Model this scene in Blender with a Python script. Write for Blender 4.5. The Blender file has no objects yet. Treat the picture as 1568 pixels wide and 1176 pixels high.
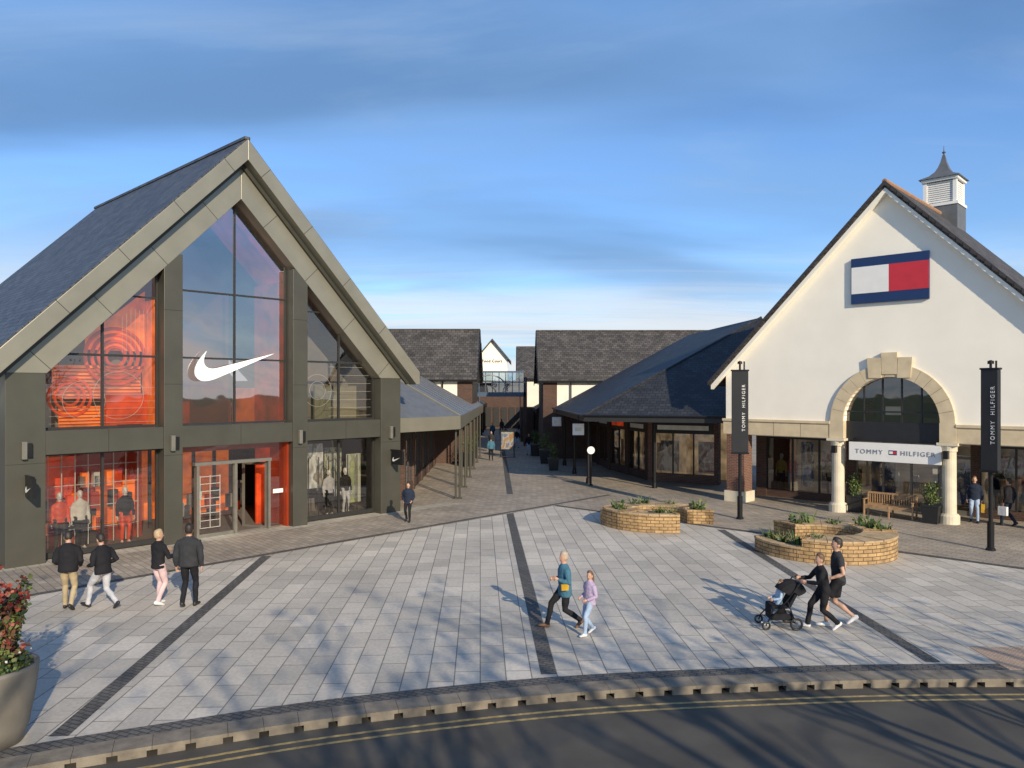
import bpy, bmesh, math, random
import numpy as np
from mathutils import Vector, Matrix
random.seed(7)
SC=bpy.context.scene
COL=SC.collection
F=1160.0; HZ=598.0; CH=5.0
def G(px,py,z=0.0):
    Y=(CH-z)*F/(py-HZ); return Vector(((px-784)/F*Y,Y,z))
# ------------------------------------------------------------------ materials
MATS={}
def nt(name):
    m=bpy.data.materials.new(name); m.use_nodes=True
    t=m.node_tree; b=t.nodes['Principled BSDF']; return m,t,b
def N(t,k,**kw):
    n=t.nodes.new(k)
    for a,v in kw.items(): setattr(n,a,v)
    return n
def rgba(c): return (c[0],c[1],c[2],1)
def plain(name,c,rough=.6,metal=0,var=.12,scale=3.0,bump=0.0,bscale=60,spec=.5,emit=0):
    if name in MATS: return MATS[name]
    m,t,b=nt(name)
    tc=N(t,'ShaderNodeTexCoord'); no=N(t,'ShaderNodeTexNoise'); no.inputs['Scale'].default_value=scale; no.inputs['Detail'].default_value=6
    t.links.new(tc.outputs['Object'],no.inputs['Vector'])
    mx=N(t,'ShaderNodeMix',data_type='RGBA'); 
    mx.inputs['A'].default_value=rgba([x*(1-var) for x in c]); mx.inputs['B'].default_value=rgba([min(1,x*(1+var)) for x in c])
    mr=N(t,'ShaderNodeMapRange'); mr.inputs[1].default_value=.3; mr.inputs[2].default_value=.7
    t.links.new(no.outputs['Fac'],mr.inputs[0]); t.links.new(mr.outputs[0],mx.inputs['Factor']); t.links.new(mx.outputs['Result'],b.inputs['Base Color'])
    b.inputs['Roughness'].default_value=rough; b.inputs['Metallic'].default_value=metal; b.inputs['Specular IOR Level'].default_value=spec
    if bump>0:
        n2=N(t,'ShaderNodeTexNoise'); n2.inputs['Scale'].default_value=bscale; n2.inputs['Detail'].default_value=4
        t.links.new(tc.outputs['Object'],n2.inputs['Vector'])
        bp=N(t,'ShaderNodeBump'); bp.inputs['Strength'].default_value=bump; bp.inputs['Distance'].default_value=.02
        t.links.new(n2.outputs['Fac'],bp.inputs['Height']); t.links.new(bp.outputs[0],b.inputs['Normal'])
    if emit>0:
        t.links.new(mx.outputs['Result'],b.inputs['Emission Color']); b.inputs['Emission Strength'].default_value=emit; m.cycles.emission_sampling='NONE'
    MATS[name]=m; return m
def brick(name,c1,c2,mortar,w,h,ms=.01,rot=0,rough=.8,bump=.4,offset=.5,stain=.25,sscale=.5,spec=.4,fine=25,smooth=.1,bias=0):
    if name in MATS: return MATS[name]
    m,t,b=nt(name)
    uv=N(t,'ShaderNodeUVMap'); uv.uv_map='UVMap'
    mp=N(t,'ShaderNodeMapping'); mp.inputs['Rotation'].default_value=(0,0,rot)
    t.links.new(uv.outputs[0],mp.inputs[0])
    br=N(t,'ShaderNodeTexBrick'); br.inputs['Scale'].default_value=1; br.inputs['Brick Width'].default_value=w; br.inputs['Row Height'].default_value=h
    br.inputs['Mortar Size'].default_value=ms; br.inputs['Mortar Smooth'].default_value=smooth; br.offset=offset; br.inputs['Bias'].default_value=bias
    br.inputs['Color1'].default_value=rgba(c1); br.inputs['Color2'].default_value=rgba(c2); br.inputs['Mortar'].default_value=rgba(mortar)
    t.links.new(mp.outputs[0],br.inputs['Vector'])
    no=N(t,'ShaderNodeTexNoise'); no.inputs['Scale'].default_value=sscale; no.inputs['Detail'].default_value=8; no.inputs['Roughness'].default_value=.65
    t.links.new(uv.outputs[0],no.inputs['Vector'])
    mr=N(t,'ShaderNodeMapRange'); mr.inputs[1].default_value=.3; mr.inputs[2].default_value=.7; mr.inputs[3].default_value=1-stain; mr.inputs[4].default_value=1+stain*.6
    t.links.new(no.outputs['Fac'],mr.inputs[0])
    n2=N(t,'ShaderNodeTexNoise'); n2.inputs['Scale'].default_value=fine; n2.inputs['Detail'].default_value=5
    t.links.new(uv.outputs[0],n2.inputs['Vector'])
    mr2=N(t,'ShaderNodeMapRange'); mr2.inputs[1].default_value=.25; mr2.inputs[2].default_value=.75; mr2.inputs[3].default_value=.86; mr2.inputs[4].default_value=1.12
    t.links.new(n2.outputs['Fac'],mr2.inputs[0])
    mm=N(t,'ShaderNodeMath',operation='MULTIPLY'); t.links.new(mr.outputs[0],mm.inputs[0]); t.links.new(mr2.outputs[0],mm.inputs[1])
    vm=N(t,'ShaderNodeVectorMath',operation='SCALE'); t.links.new(br.outputs['Color'],vm.inputs[0]); t.links.new(mm.outputs[0],vm.inputs['Scale'])
    t.links.new(vm.outputs[0],b.inputs['Base Color'])
    b.inputs['Roughness'].default_value=rough; b.inputs['Specular IOR Level'].default_value=spec
    ad=N(t,'ShaderNodeMath',operation='MULTIPLY_ADD'); t.links.new(br.outputs['Fac'],ad.inputs[0]); ad.inputs[1].default_value=-1; t.links.new(n2.outputs['Fac'],ad.inputs[2])
    bp=N(t,'ShaderNodeBump'); bp.inputs['Strength'].default_value=bump; bp.inputs['Distance'].default_value=.01
    t.links.new(ad.outputs[0],bp.inputs['Height']); t.links.new(bp.outputs[0],b.inputs['Normal'])
    MATS[name]=m; return m
def glass(name,tint=(.75,.8,.8),refl=.2,rough=.02):
    if name in MATS: return MATS[name]
    m,t,b=nt(name); t.nodes.remove(b)
    out=[n for n in t.nodes if n.type=='OUTPUT_MATERIAL'][0]
    tr=N(t,'ShaderNodeBsdfTransparent'); tr.inputs[0].default_value=rgba(tint)
    gl=N(t,'ShaderNodeBsdfGlossy'); gl.inputs['Roughness'].default_value=rough; gl.inputs[0].default_value=(1,.96,.94,1)
    fr=N(t,'ShaderNodeFresnel'); fr.inputs[0].default_value=1.5
    ad=N(t,'ShaderNodeMath',operation='ADD',use_clamp=True); ad.inputs[1].default_value=refl; t.links.new(fr.outputs[0],ad.inputs[0])
    tc=N(t,'ShaderNodeTexCoord'); no=N(t,'ShaderNodeTexNoise'); no.inputs['Scale'].default_value=.7
    t.links.new(tc.outputs['Object'],no.inputs['Vector'])
    bp=N(t,'ShaderNodeBump'); bp.inputs['Strength'].default_value=.06; bp.inputs['Distance'].default_value=.1
    t.links.new(no.outputs['Fac'],bp.inputs['Height']); t.links.new(bp.outputs[0],gl.inputs['Normal'])
    mx=N(t,'ShaderNodeMixShader'); t.links.new(ad.outputs[0],mx.inputs[0]); t.links.new(tr.outputs[0],mx.inputs[1]); t.links.new(gl.outputs[0],mx.inputs[2])
    t.links.new(mx.outputs[0],out.inputs[0]); MATS[name]=m; return m
def blotch(name,cols,scale=1.5,emit=.12):
    if name in MATS: return MATS[name]
    m,t,b=nt(name); tc=N(t,'ShaderNodeTexCoord'); mp=N(t,'ShaderNodeMapping'); mp.inputs['Scale'].default_value=(1,1,.55); t.links.new(tc.outputs['Object'],mp.inputs[0])
    no=N(t,'ShaderNodeTexNoise'); no.inputs['Scale'].default_value=scale; no.inputs['Detail'].default_value=4
    t.links.new(mp.outputs[0],no.inputs['Vector']); cr=N(t,'ShaderNodeValToRGB'); cr.color_ramp.interpolation='LINEAR'
    e=cr.color_ramp.elements
    e[0].position=.3; e[0].color=rgba(cols[0]); e[1].position=.45; e[1].color=rgba(cols[1])
    for i,c in enumerate(cols[2:]):
        x=e.new(.5+.07*i); x.color=rgba(c)
    t.links.new(no.outputs['Fac'],cr.inputs[0]); t.links.new(cr.outputs[0],b.inputs['Base Color']); b.inputs['Roughness'].default_value=.6
    t.links.new(cr.outputs[0],b.inputs['Emission Color']); b.inputs['Emission Strength'].default_value=emit; m.cycles.emission_sampling='NONE'  # emission added to the print colours so posters look brighter, no backlight modelled
    MATS[name]=m; return m
# ------------------------------------------------------------------ mesh builder
class MB:
    def __init__(s): s.v=[]; s.f=[]; s.fm=[]; s.m=[]
    def mi(s,m):
        if m not in s.m: s.m.append(m)
        return s.m.index(m)
    def poly(s,pts,m):
        b=len(s.v); s.v+= [tuple(p) for p in pts]; s.f.append(tuple(range(b,b+len(pts)))); s.fm.append(s.mi(m))
    def prism(s,pts,vec,m,m2=None):
        vec=Vector(vec); pts=[Vector(p) for p in pts]; n=len(pts); b=len(s.v)
        s.v+=[tuple(p) for p in pts]+[tuple(p+vec) for p in pts]
        i=s.mi(m); j=s.mi(m2) if m2 else i
        s.f.append(tuple(reversed(range(b,b+n)))); s.fm.append(i)
        s.f.append(tuple(range(b+n,b+2*n))); s.fm.append(i)
        for k in range(n):
            s.f.append((b+k,b+(k+1)%n,b+n+(k+1)%n,b+n+k)); s.fm.append(j)
    def box(s,x0,x1,y0,y1,z0,z1,m,M=None):
        p=[Vector((x0,y0,z0)),Vector((x1,y0,z0)),Vector((x1,y1,z0)),Vector((x0,y1,z0))]
        q=[Vector((a.x,a.y,z1)) for a in p]
        if M: p=[M@a for a in p]; q=[M@a for a in q]
        b=len(s.v); s.v+=[tuple(a) for a in p+q]; i=s.mi(m)
        for f in ((3,2,1,0),(4,5,6,7),(0,1,5,4),(1,2,6,5),(2,3,7,6),(3,0,4,7)):
            s.f.append(tuple(b+k for k in f)); s.fm.append(i)
    def path(s,pts,rad,m,n=8,caps=True):
        pts=[Vector(p) for p in pts]
        if not hasattr(rad,'__len__'): rad=[rad]*len(pts)
        b=len(s.v); i=s.mi(m); prev=None
        for k,p in enumerate(pts):
            if k==0: t=pts[1]-p
            elif k==len(pts)-1: t=p-pts[k-1]
            else: t=pts[k+1]-pts[k-1]
            t.normalize()
            if prev is None:
                a=t.orthogonal().normalized()
            else:
                a=prev-t*prev.dot(t)
                a=a.normalized() if a.length>1e-6 else t.orthogonal().normalized()
            prev=a; c=t.cross(a)
            for j in range(n):
                w=2*math.pi*j/n; s.v.append(tuple(p+(a*math.cos(w)+c*math.sin(w))*rad[k]))
        for k in range(len(pts)-1):
            for j in range(n):
                s.f.append((b+k*n+j,b+k*n+(j+1)%n,b+(k+1)*n+(j+1)%n,b+(k+1)*n+j)); s.fm.append(i)
        if caps:
            s.f.append(tuple(reversed(range(b,b+n)))); s.fm.append(i)
            e=b+(len(pts)-1)*n; s.f.append(tuple(range(e,e+n))); s.fm.append(i)
    def torus(s,c,ax,R,r,m,n=20,k=6):
        c=Vector(c); ax=Vector(ax).normalized(); a=ax.orthogonal().normalized(); d=ax.cross(a); b=len(s.v); i=s.mi(m)
        for u in range(n):
            w=2*math.pi*u/n; rd=a*math.cos(w)+d*math.sin(w)
            for q in range(k):
                z=2*math.pi*q/k; s.v.append(tuple(c+rd*(R+r*math.cos(z))+ax*r*math.sin(z)))
        for u in range(n):
            for q in range(k):
                s.f.append((b+u*k+q,b+((u+1)%n)*k+q,b+((u+1)%n)*k+(q+1)%k,b+u*k+(q+1)%k)); s.fm.append(i)
    def lathe(s,prof,c,m,n=24):
        c=Vector(c); b=len(s.v); i=s.mi(m)
        for r,z in prof:
            for j in range(n):
                w=2*math.pi*j/n; s.v.append((c.x+r*math.cos(w),c.y+r*math.sin(w),c.z+z))
        for k in range(len(prof)-1):
            for j in range(n):
                s.f.append((b+k*n+j,b+k*n+(j+1)%n,b+(k+1)*n+(j+1)%n,b+(k+1)*n+j)); s.fm.append(i)
        s.f.append(tuple(reversed(range(b,b+n)))); s.fm.append(i)
        e=b+(len(prof)-1)*n; s.f.append(tuple(range(e,e+n))); s.fm.append(i)
    def leaves(s,c,R,n,mats,size=.05,flat=1.0,shell=.4):
        c=Vector(c)
        for k in range(n):
            d=Vector((random.gauss(0,1),random.gauss(0,1),random.gauss(0,1))).normalized()*(shell+(1-shell)*random.random())
            p=c+Vector((d.x*R[0],d.y*R[1],d.z*R[2]))
            a=Vector((random.gauss(0,1),random.gauss(0,1),random.gauss(0,1)*flat)).normalized()
            b_=a.orthogonal().normalized(); b_=(Matrix.Rotation(random.random()*6.28,3,a)@b_)
            L=size*random.uniform(.6,1.4); W=L*.42
            s.poly([p,p+a*L*.5+b_*W,p+a*L,p+a*L*.5-b_*W],random.choice(mats))
    def obj(s,name,parent=None,smooth=False,uv=True,recalc=True,bevel=0):
        me=bpy.data.meshes.new(name); me.from_pydata(s.v,[],s.f)
        for m in s.m: me.materials.append(m)
        me.polygons.foreach_set('material_index',s.fm)
        if recalc:
            bm=bmesh.new(); bm.from_mesh(me); bmesh.ops.recalc_face_normals(bm,faces=bm.faces); bm.to_mesh(me); bm.free()
        if uv:
            ul=me.uv_layers.new(name='UVMap'); co=me.vertices
            for p in me.polygons:
                n=p.normal
                if abs(n.z)>.99: a=Vector((1,0,0)); b=Vector((0,1,0))
                else:
                    a=Vector((0,0,1)).cross(n).normalized(); b=n.cross(a)
                    if b.z<0: b=-b
                for li in p.loop_indices:
                    v=co[me.loops[li].vertex_index].co; ul.data[li].uv=(v.dot(a),v.dot(b))
        if smooth: me.polygons.foreach_set('use_smooth',[True]*len(me.polygons))
        me.update(); o=bpy.data.objects.new(name,me); COL.objects.link(o)
        if parent: o.parent=parent
        if bevel>0:
            md=o.modifiers.new('bevel','BEVEL'); md.width=bevel; md.segments=2; md.limit_method='ANGLE'
        return o
def empty(name,loc=(0,0,0),rz=0):
    o=bpy.data.objects.new(name,None); COL.objects.link(o); o.location=loc; o.rotation_euler=(0,0,rz); o.empty_display_size=.2; return o
def text(name,s,size,M,mat,parent,ext=.01,align='CENTER',sx=1.0,track=1.1):
    cu=bpy.data.curves.new(name,'FONT'); cu.body=s; cu.size=size; cu.extrude=ext; cu.align_x=align; cu.align_y='CENTER'; cu.space_character=track
    to=bpy.data.objects.new(name+'_t',cu); COL.objects.link(to); bpy.context.view_layer.update()
    me=bpy.data.meshes.new_from_object(to.evaluated_get(bpy.context.evaluated_depsgraph_get())); bpy.data.objects.remove(to)
    me.transform(Matrix.Diagonal((sx,1,1,1))); me.transform(M); me.materials.clear(); me.materials.append(mat)
    o=bpy.data.objects.new(name,me); COL.objects.link(o); o.parent=parent; return o
# ------------------------------------------------------------------ palette
slate=brick('slate_roof',(.055,.06,.07),(.1,.105,.117),(.018,.02,.022),.3,.2,.01,bump=.8,stain=.3,rough=.5,sscale=.8)
slate_b=brick('brown_tile_roof',(.06,.055,.05),(.12,.108,.098),(.018,.018,.018),.32,.26,.014,bump=.9,stain=.4,rough=.7,sscale=.9)
slate_d=brick('dark_tile_roof',(.024,.026,.03),(.044,.046,.052),(.008,.008,.01),.32,.26,.014,bump=.9,stain=.4,rough=.6,sscale=.9)
olive=plain('olive_cladding',(.085,.082,.064),.4,.35,.1,1.2,.05,8)
olive_l=plain('champagne_cladding',(.27,.255,.2),.38,.4,.1,1.0,.05,8)
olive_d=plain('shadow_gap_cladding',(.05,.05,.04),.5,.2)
joint=plain('dark_joint',(.02,.02,.018),.8)
frame=plain('window_frame',(.035,.034,.032),.4,.2)
gframe=plain('grey_door_frame',(.2,.19,.16),.4,.3)
render_w=plain('cream_render',(.93,.88,.77),.85,0,.035,.8,.15,40)
render_w2=plain('white_render',(.8,.75,.65),.85,0,.06,1.5,.15,40)
stone=plain('cast_stone',(.62,.51,.34),.8,0,.12,2.5,.25,60)
stone_w=plain('pale_stone',(.66,.59,.45),.8,0,.1,2.5,.25,60)
redbrick=brick('red_brick',(.2,.075,.045),(.13,.05,.035),(.25,.2,.16),.225,.075,.01,bump=.5)
dkbrick=brick('dark_brick',(.11,.05,.032),(.07,.033,.024),(.1,.085,.07),.225,.075,.01,bump=.5)
black=plain('black_metal',(.02,.02,.022),.38,.5)
blackp=plain('black_paint',(.018,.018,.02),.45)
white=plain('white_paint',(.82,.81,.78),.5,0,.03)
greym=plain('grey_metal',(.28,.29,.29),.4,.6)
glz=glass('store_glass',(.84,.83,.8),.11)
glz2=glass('shop_glass',(.65,.66,.64),.1)
glu=glass('upper_store_glass',(.5,.46,.48),.34)
orange=plain('orange_glow_wall',(.85,.14,.01),.5,0,.5,1.8,emit=.5)  # emission in the orange stands in for the store's interior lighting
redl=plain('red_glow_wall',(.5,.045,.006),.5,0,.45,1.8,emit=.4)  # glows by its own emission in place of store lights
red=plain('red_portal',(.26,.028,.006),.35,0,.2,1.2,emit=.15)  # weak emission added, lining glows without a lamp
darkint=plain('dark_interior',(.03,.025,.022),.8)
midint=plain('interior_wall',(.16,.14,.12),.8)
lightint=plain('interior_panel',(.5,.48,.42),.7,emit=.1)  # slight glow put into the panel material, no lamp behind it
wood=plain('bench_wood',(.36,.22,.11),.6,0,.25,8,.2,30)
lead=plain('lead_sheet',(.16,.165,.17),.5,.3,.12,3)
# ------------------------------------------------------------------ sun / sky
SE=math.radians(23); sh=Vector((.42,-.907)).normalized()
S=Vector((sh.x*math.cos(SE),sh.y*math.cos(SE),math.sin(SE)))
w=bpy.data.worlds.new('World'); SC.world=w; w.use_nodes=True; t=w.node_tree
bg=t.nodes['Background']; bg.inputs[1].default_value=.115
sky=N(t,'ShaderNodeTexSky',sky_type='NISHITA'); sky.sun_disc=False; sky.sun_elevation=SE; sky.sun_rotation=math.atan2(sh.x,sh.y); sky.air_density=1.0; sky.dust_density=.6; sky.ozone_density=2
tc=N(t,'ShaderNodeTexCoord'); sp=N(t,'ShaderNodeSeparateXYZ'); t.links.new(tc.outputs['Generated'],sp.inputs[0])
zz=N(t,'ShaderNodeMath',operation='ADD'); t.links.new(sp.outputs[2],zz.inputs[0]); zz.inputs[1].default_value=.12
zm=N(t,'ShaderNodeMath',operation='MAXIMUM'); t.links.new(zz.outputs[0],zm.inputs[0]); zm.inputs[1].default_value=.05
dx=N(t,'ShaderNodeMath',operation='DIVIDE'); dy=N(t,'ShaderNodeMath',operation='DIVIDE')
t.links.new(sp.outputs[0],dx.inputs[0]); t.links.new(zm.outputs[0],dx.inputs[1]); t.links.new(sp.outputs[1],dy.inputs[0]); t.links.new(zm.outputs[0],dy.inputs[1])
cb=N(t,'ShaderNodeCombineXYZ'); t.links.new(dx.outputs[0],cb.inputs[0]); t.links.new(dy.outputs[0],cb.inputs[1])
def cloud(scale,sx,sy,off,lo,hi,dist=.4,rot=0,rough=.5):
    mp=N(t,'ShaderNodeMapping'); mp.inputs['Scale'].default_value=(sx,sy,1); mp.inputs['Location'].default_value=(off,off*.7,off); mp.inputs['Rotation'].default_value=(0,0,rot)
    t.links.new(cb.outputs[0],mp.inputs[0])
    n=N(t,'ShaderNodeTexNoise'); n.inputs['Scale'].default_value=scale; n.inputs['Detail'].default_value=8; n.inputs['Roughness'].default_value=rough; n.inputs['Distortion'].default_value=dist
    t.links.new(mp.outputs[0],n.inputs['Vector'])
    r=N(t,'ShaderNodeMapRange',interpolation_type='SMOOTHSTEP'); r.inputs[1].default_value=lo; r.inputs[2].default_value=hi
    t.links.new(n.outputs['Fac'],r.inputs[0]); return r.outputs[0]
def mul(a,b):
    m=N(t,'ShaderNodeMath',operation='MULTIPLY'); t.links.new(a,m.inputs[0])
    if isinstance(b,float): m.inputs[1].default_value=b
    else: t.links.new(b,m.inputs[1])
    return m.outputs[0]
def mixc(a,b,f,amt=1.0):
    m=N(t,'ShaderNodeMix',data_type='RGBA'); t.links.new(mul(f,float(amt)),m.inputs['Factor'])
    t.links.new(a,m.inputs['A']); m.inputs['B'].default_value=b
    return m.outputs['Result']
def zramp(a,b_):
    h=N(t,'ShaderNodeMapRange',interpolation_type='SMOOTHSTEP'); h.inputs[1].default_value=a; h.inputs[2].default_value=b_; t.links.new(sp.outputs[2],h.inputs[0]); return h.outputs[0]
tn=N(t,'ShaderNodeMix',data_type='RGBA',blend_type='MULTIPLY'); tn.inputs['Factor'].default_value=1; tn.inputs['B'].default_value=(.95,1.25,1.65,1); t.links.new(sky.outputs[0],tn.inputs['A'])
c=tn.outputs['Result']
c=mixc(c,(2.2,4.0,6.9,1),cloud(.9,.7,1.1,2.3,.34,.66,.5,.2),.6)       # soft pale blue veil
c=mixc(c,(1.15,2.35,4.5,1),mul(cloud(.75,.55,1.15,6.1,.4,.64,.4,.1,.42),zramp(.1,.2)),.75)      # grey-blue sheets
c=mixc(c,(3.4,4.7,6.7,1),cloud(1.3,.5,1.2,8.3,.48,.76,.8,.35,.58),.45)      # thin high streaks
hz_=zramp(.2,.05)
c=mixc(c,(4.6,6.0,7.5,1),hz_,.5)
c=mixc(c,(7.5,7.6,7.7,1),mul(hz_,cloud(.9,.28,1.3,1.7,.4,.58,.9,.12,.6)),.85)
t.links.new(c,bg.inputs[0])
sl=bpy.data.lights.new('sun','SUN'); sl.energy=5; sl.angle=math.radians(.6); sl.color=(1,.86,.65)
so=bpy.data.objects.new('sun',sl); COL.objects.link(so); so.rotation_euler=(-S).to_track_quat('-Z','Y').to_euler()
# ------------------------------------------------------------------ ground
def catmull(P,step):
    P=[Vector((p[0],p[1])) for p in P]; out=[]
    for i in range(len(P)-1):
        p0=P[max(0,i-1)];p1=P[i];p2=P[i+1];p3=P[min(len(P)-1,i+2)]
        for k in range(40):
            u=k/40; out.append(.5*((2*p1)+(p2-p0)*u+(2*p0-5*p1+4*p2-p3)*u*u+(3*p1-p0-3*p2+p3)*u**3))
    out.append(P[-1]); res=[out[0]]; acc=0
    for a,b in zip(out,out[1:]):
        d=(b-a).length; 
        while acc+d>=step:
            r=(step-acc)/d; a=a.lerp(b,r); res.append(a.copy()); d=(b-a).length; acc=0
        acc+=d
    return res
KP=[(-40,-14),(-22,1.2),(-13,6.6),(-9.5,8.6),(-6.3,10.1),(-5.38,10.5),(-2.73,11.55),(.93,12.5),(4.74,12.95),(7.73,13.1),(12,13.05),(20,12.6),(60,9)]
K=catmull(KP,.5)
def off(curve,d):   # +d = toward plaza (left of travel)
    r=[]
    for i,p in enumerate(curve):
        tt=(curve[min(i+1,len(curve)-1)]-curve[max(i-1,0)]).normalized(); r.append(p+Vector((-tt.y,tt.x))*d)
    return r
slabs=brick('paving_slabs',(.62,.56,.47),(.47,.43,.365),(.2,.18,.15),.9,.45,.011,rot=math.radians(87.6),rough=.65,bump=.25,stain=.22,sscale=.35,fine=14,spec=.35)
pavers=brick('block_pavers',(.43,.36,.28),(.31,.265,.21),(.15,.13,.105),.4,.2,.01,rot=math.radians(47),rough=.75,bump=.3,stain=.25,sscale=.4)
setts=brick('dark_setts',(.14,.13,.118),(.1,.095,.088),(.05,.05,.045),.2,.1,.012,rot=.4,rough=.8,bump=.5)
asph=plain('asphalt',(.085,.076,.063),.85,0,.3,.9,.6,180)
kerbm=plain('kerb_concrete',(.2,.17,.13),.85,0,.3,4,.4,50)
yel=plain('yellow_line_paint',(.36,.26,.1),.75,0,.4,9)
grass=plain('grass',(.05,.085,.025),.9,0,.3,6,.6,80)
g=MB(); g.poly([(-500,-500,-.16),(500,-500,-.16),(500,700,-.16),(-500,700,-.16)],grass); g.obj('ground')
def strip(name,c1,c2,z,m,z2=None):
    b=MB()
    for i in range(len(c1)-1):
        b.poly([(*c1[i],z),(*c1[i+1],z),(*c2[i+1],z if z2 is None else z2),(*c2[i],z if z2 is None else z2)],m)
    return b.obj(name)
Kin=off(K,.42)
b=MB(); b.poly([(*p,0) for p in Kin]+[(60,220,0),(-60,220,0)],slabs); b.obj('plaza_paving')
strip('road',off(K,.3),off(K,-7.6),-.13,asph)
kp=empty('kerb')
b=MB()
kb=off(K,.0)
for i in range(len(K)-1):
    a0,a1=kb[i],kb[i+1]; c0,c1=Kin[i],Kin[i+1]
    e=.006
    d=(a1-a0); p0=a0+d*e; p1=a1-d*e; q0=c0+(c1-c0)*e; q1=c1-(c1-c0)*e
    nrm=(c0-a0).normalized()*.015
    b.prism([(*p0,-.045),(*p1,-.045),(*q1,-.045),(*q0,-.045)],(0,0,.055),kerbm)
    p0=a0+d*.14; p1=a1-d*.14
    b.prism([(*p0,-.14),(*p1,-.14),(*(p1+nrm*14),-.14),(*(p0+nrm*14),-.14)],(0,0,.094),kerbm)
b.obj('kerb_units',kp)
b=MB()
for i in range(len(K)-1):
    m0=kb[i].lerp(Kin[i],.55); m1=kb[i+1].lerp(Kin[i+1],.55)
    b.poly([(*m0,-.14),(*m1,-.14),(*m1,-.04),(*m0,-.04)],joint)
b.obj('drain_slot_back',kp)
strip('border_setts',off(K,.43),off(K,.75),.004,setts)
rp=empty('road_markings')
strip('yellow_line_a',off(K,-.30),off(K,-.365),-.126,yel).parent=rp
strip('yellow_line_b',off(K,-.50),off(K,-.565),-.126,yel).parent=rp
strip('far_kerb',off(K,-7.6),off(K,-7.75),-.01,kerbm)
strip('verge_grass',off(K,-7.75),off(K,-14),-.02,grass)
def band(name,p,q,wd,z=.004,m=setts):
    p=Vector(p[:2]);q=Vector(q[:2]);d=(q-p).normalized();n=Vector((-d.y,d.x))*wd/2
    b=MB(); b.poly([(*(p-n),z),(*(q-n),z),(*(q+n),z),(*(p+n),z)],m); return b.obj(name)
band('paving_band',(-6.56,10.95),(-7.42,22.9),.28)
band('paving_band',(.65,13.35),(-.1,31),.28)
band('paving_band',(7.76,13.95),(7.5,27.2),.28)
b=MB(); b.poly([(-17,12.8,.006),(1.9,32.9,.006),(22.2,13.9,.006),(60,14,.006),(60,220,.006),(-60,220,.006),(-60,12.8,.006)],pavers); b.obj('shopfront_paving')
band('paving_edge_band',(-17,12.8),(4.7,36.3),.22,.011)
band('paving_edge_band',(1.9,32.9),(22.2,13.9),.22,.015)
pale=brick('pale_edging',(.5,.45,.36),(.42,.38,.3),(.2,.18,.15),.6,.3,.01,rot=.8)
band('pale_paving_strip',(-19.7,15.4),(-2.6,33.6),.8,.011,pale)
band('street_centre_band',(-.1,36.5),(-1.6,100),.3,.011)
tact=plain('tactile_paving',(.4,.29,.21),.8,0,.1,5,.5,90)
b=MB(); b.box(8.9,11.4,13.55,14.75,0,.008,tact)
for i in range(30):
    for j in range(15): b.lathe([(.016,0),(.012,.006)],(8.94+i*.083,13.6+j*.08,.008),tact,6)
b.obj('tactile_paving')
# ------------------------------------------------------------------ GLASS STORE
A=Vector((-14.16,21.17,0)); NA=math.atan2(.730,.684)
st=empty('gabled_glass_store',A,NA)
C=6.98;k=1.03
def zi(u,a): return a-k*abs(C-u)
def mir(pts): return [(2*C-u,z) for u,z in pts]
b=MB(); bl=MB()
for u0,u1 in ((0,1.0),(12.96,13.96)): b.box(u0,u1,0,.6,0,5.5,olive)
for u0,u1 in ((4.36,4.96),(9.0,9.6)):
    zt=zi((u0+u1)/2,11.64)+.2; b.box(u0,u1,.001,.6,0,zt,olive)
for u0,u1 in ((1.0,4.36),(4.96,9.0),(9.6,12.96)): b.box(u0,u1,.03,.6,3.13,3.83,olive)
hb=[(0,5.502),(1.03,5.502),(C,11.64),(C,12.75),(0,5.56)]
for h in (hb,mir(hb)): b.prism([(u,-.003,z) for u,z in h],(0,.62,0),olive_l)
ob=[(-.62,5.77),(C,13.6),(C,12.9),(-.45,5.25),(-.62,5.25)]
for h in (ob,mir(ob)): b.prism([(u,-.5,z) for u,z in h],(0,.497,0),olive_l)
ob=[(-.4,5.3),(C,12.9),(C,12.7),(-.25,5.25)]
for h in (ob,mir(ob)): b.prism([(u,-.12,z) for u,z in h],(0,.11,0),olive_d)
b.obj('cladding_frame',st,bevel=.012)
cs=math.cos(math.atan(k)); sn=math.sin(math.atan(k))
b=MB()
for sgn in (-1,1):
    for L in (1.2,3.6,6.0,8.4):
        for a,yy,th in ((11.64,-.006,1.11),(13.6,-.503,-.7)):
            u=C+sgn*L*cs; z=a-L*sn
            pd=Vector((sgn*sn,0,cs))*(abs(th)*cs)*(1 if th>0 else -1); p=Vector((u,yy,z)); q=p+pd
            ta=Vector((sgn*cs,0,-sn))*.009
            b.prism([p-ta,p+ta,q+ta,q-ta],(0,.02,0),joint)
for u0,u1 in ((0,1),(12.96,13.96),(4.36,4.96),(9.0,9.6)):
    for z in (2.9,5.2,7.6): 
        if z<zi((u0+u1)/2,11.64): b.box(u0+.002,u1-.002,-.004,.05,z,z+.014,joint)
for u in (2.7,6.98,11.3): b.box(u,u+.014,.026,.05,3.135,3.825,joint)
b.obj('panel_joints',st)
b=MB()
r=[(-.72,5.72),(C,13.66),(C,13.42),(-.72,5.5)]
for h in (r,mir(r)): b.prism([(u,-.44,z) for u,z in h],(0,14.6,0),slate)
b.box(C-.1,C+.1,-.45,14.2,13.6,13.70,slate)
b.obj('slate_roof',st)
b=MB()
b.box(.05,.3,.62,14.0,0,5.5,olive); b.box(13.66,13.9,.62,14.0,0,5.5,olive)
b.prism([(0.05,13.8,0),(13.9,13.8,0),(13.9,13.8,5.4),(C,13.8,12.6),(.05,13.8,5.4)],(0,.2,0),render_w2)
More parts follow.
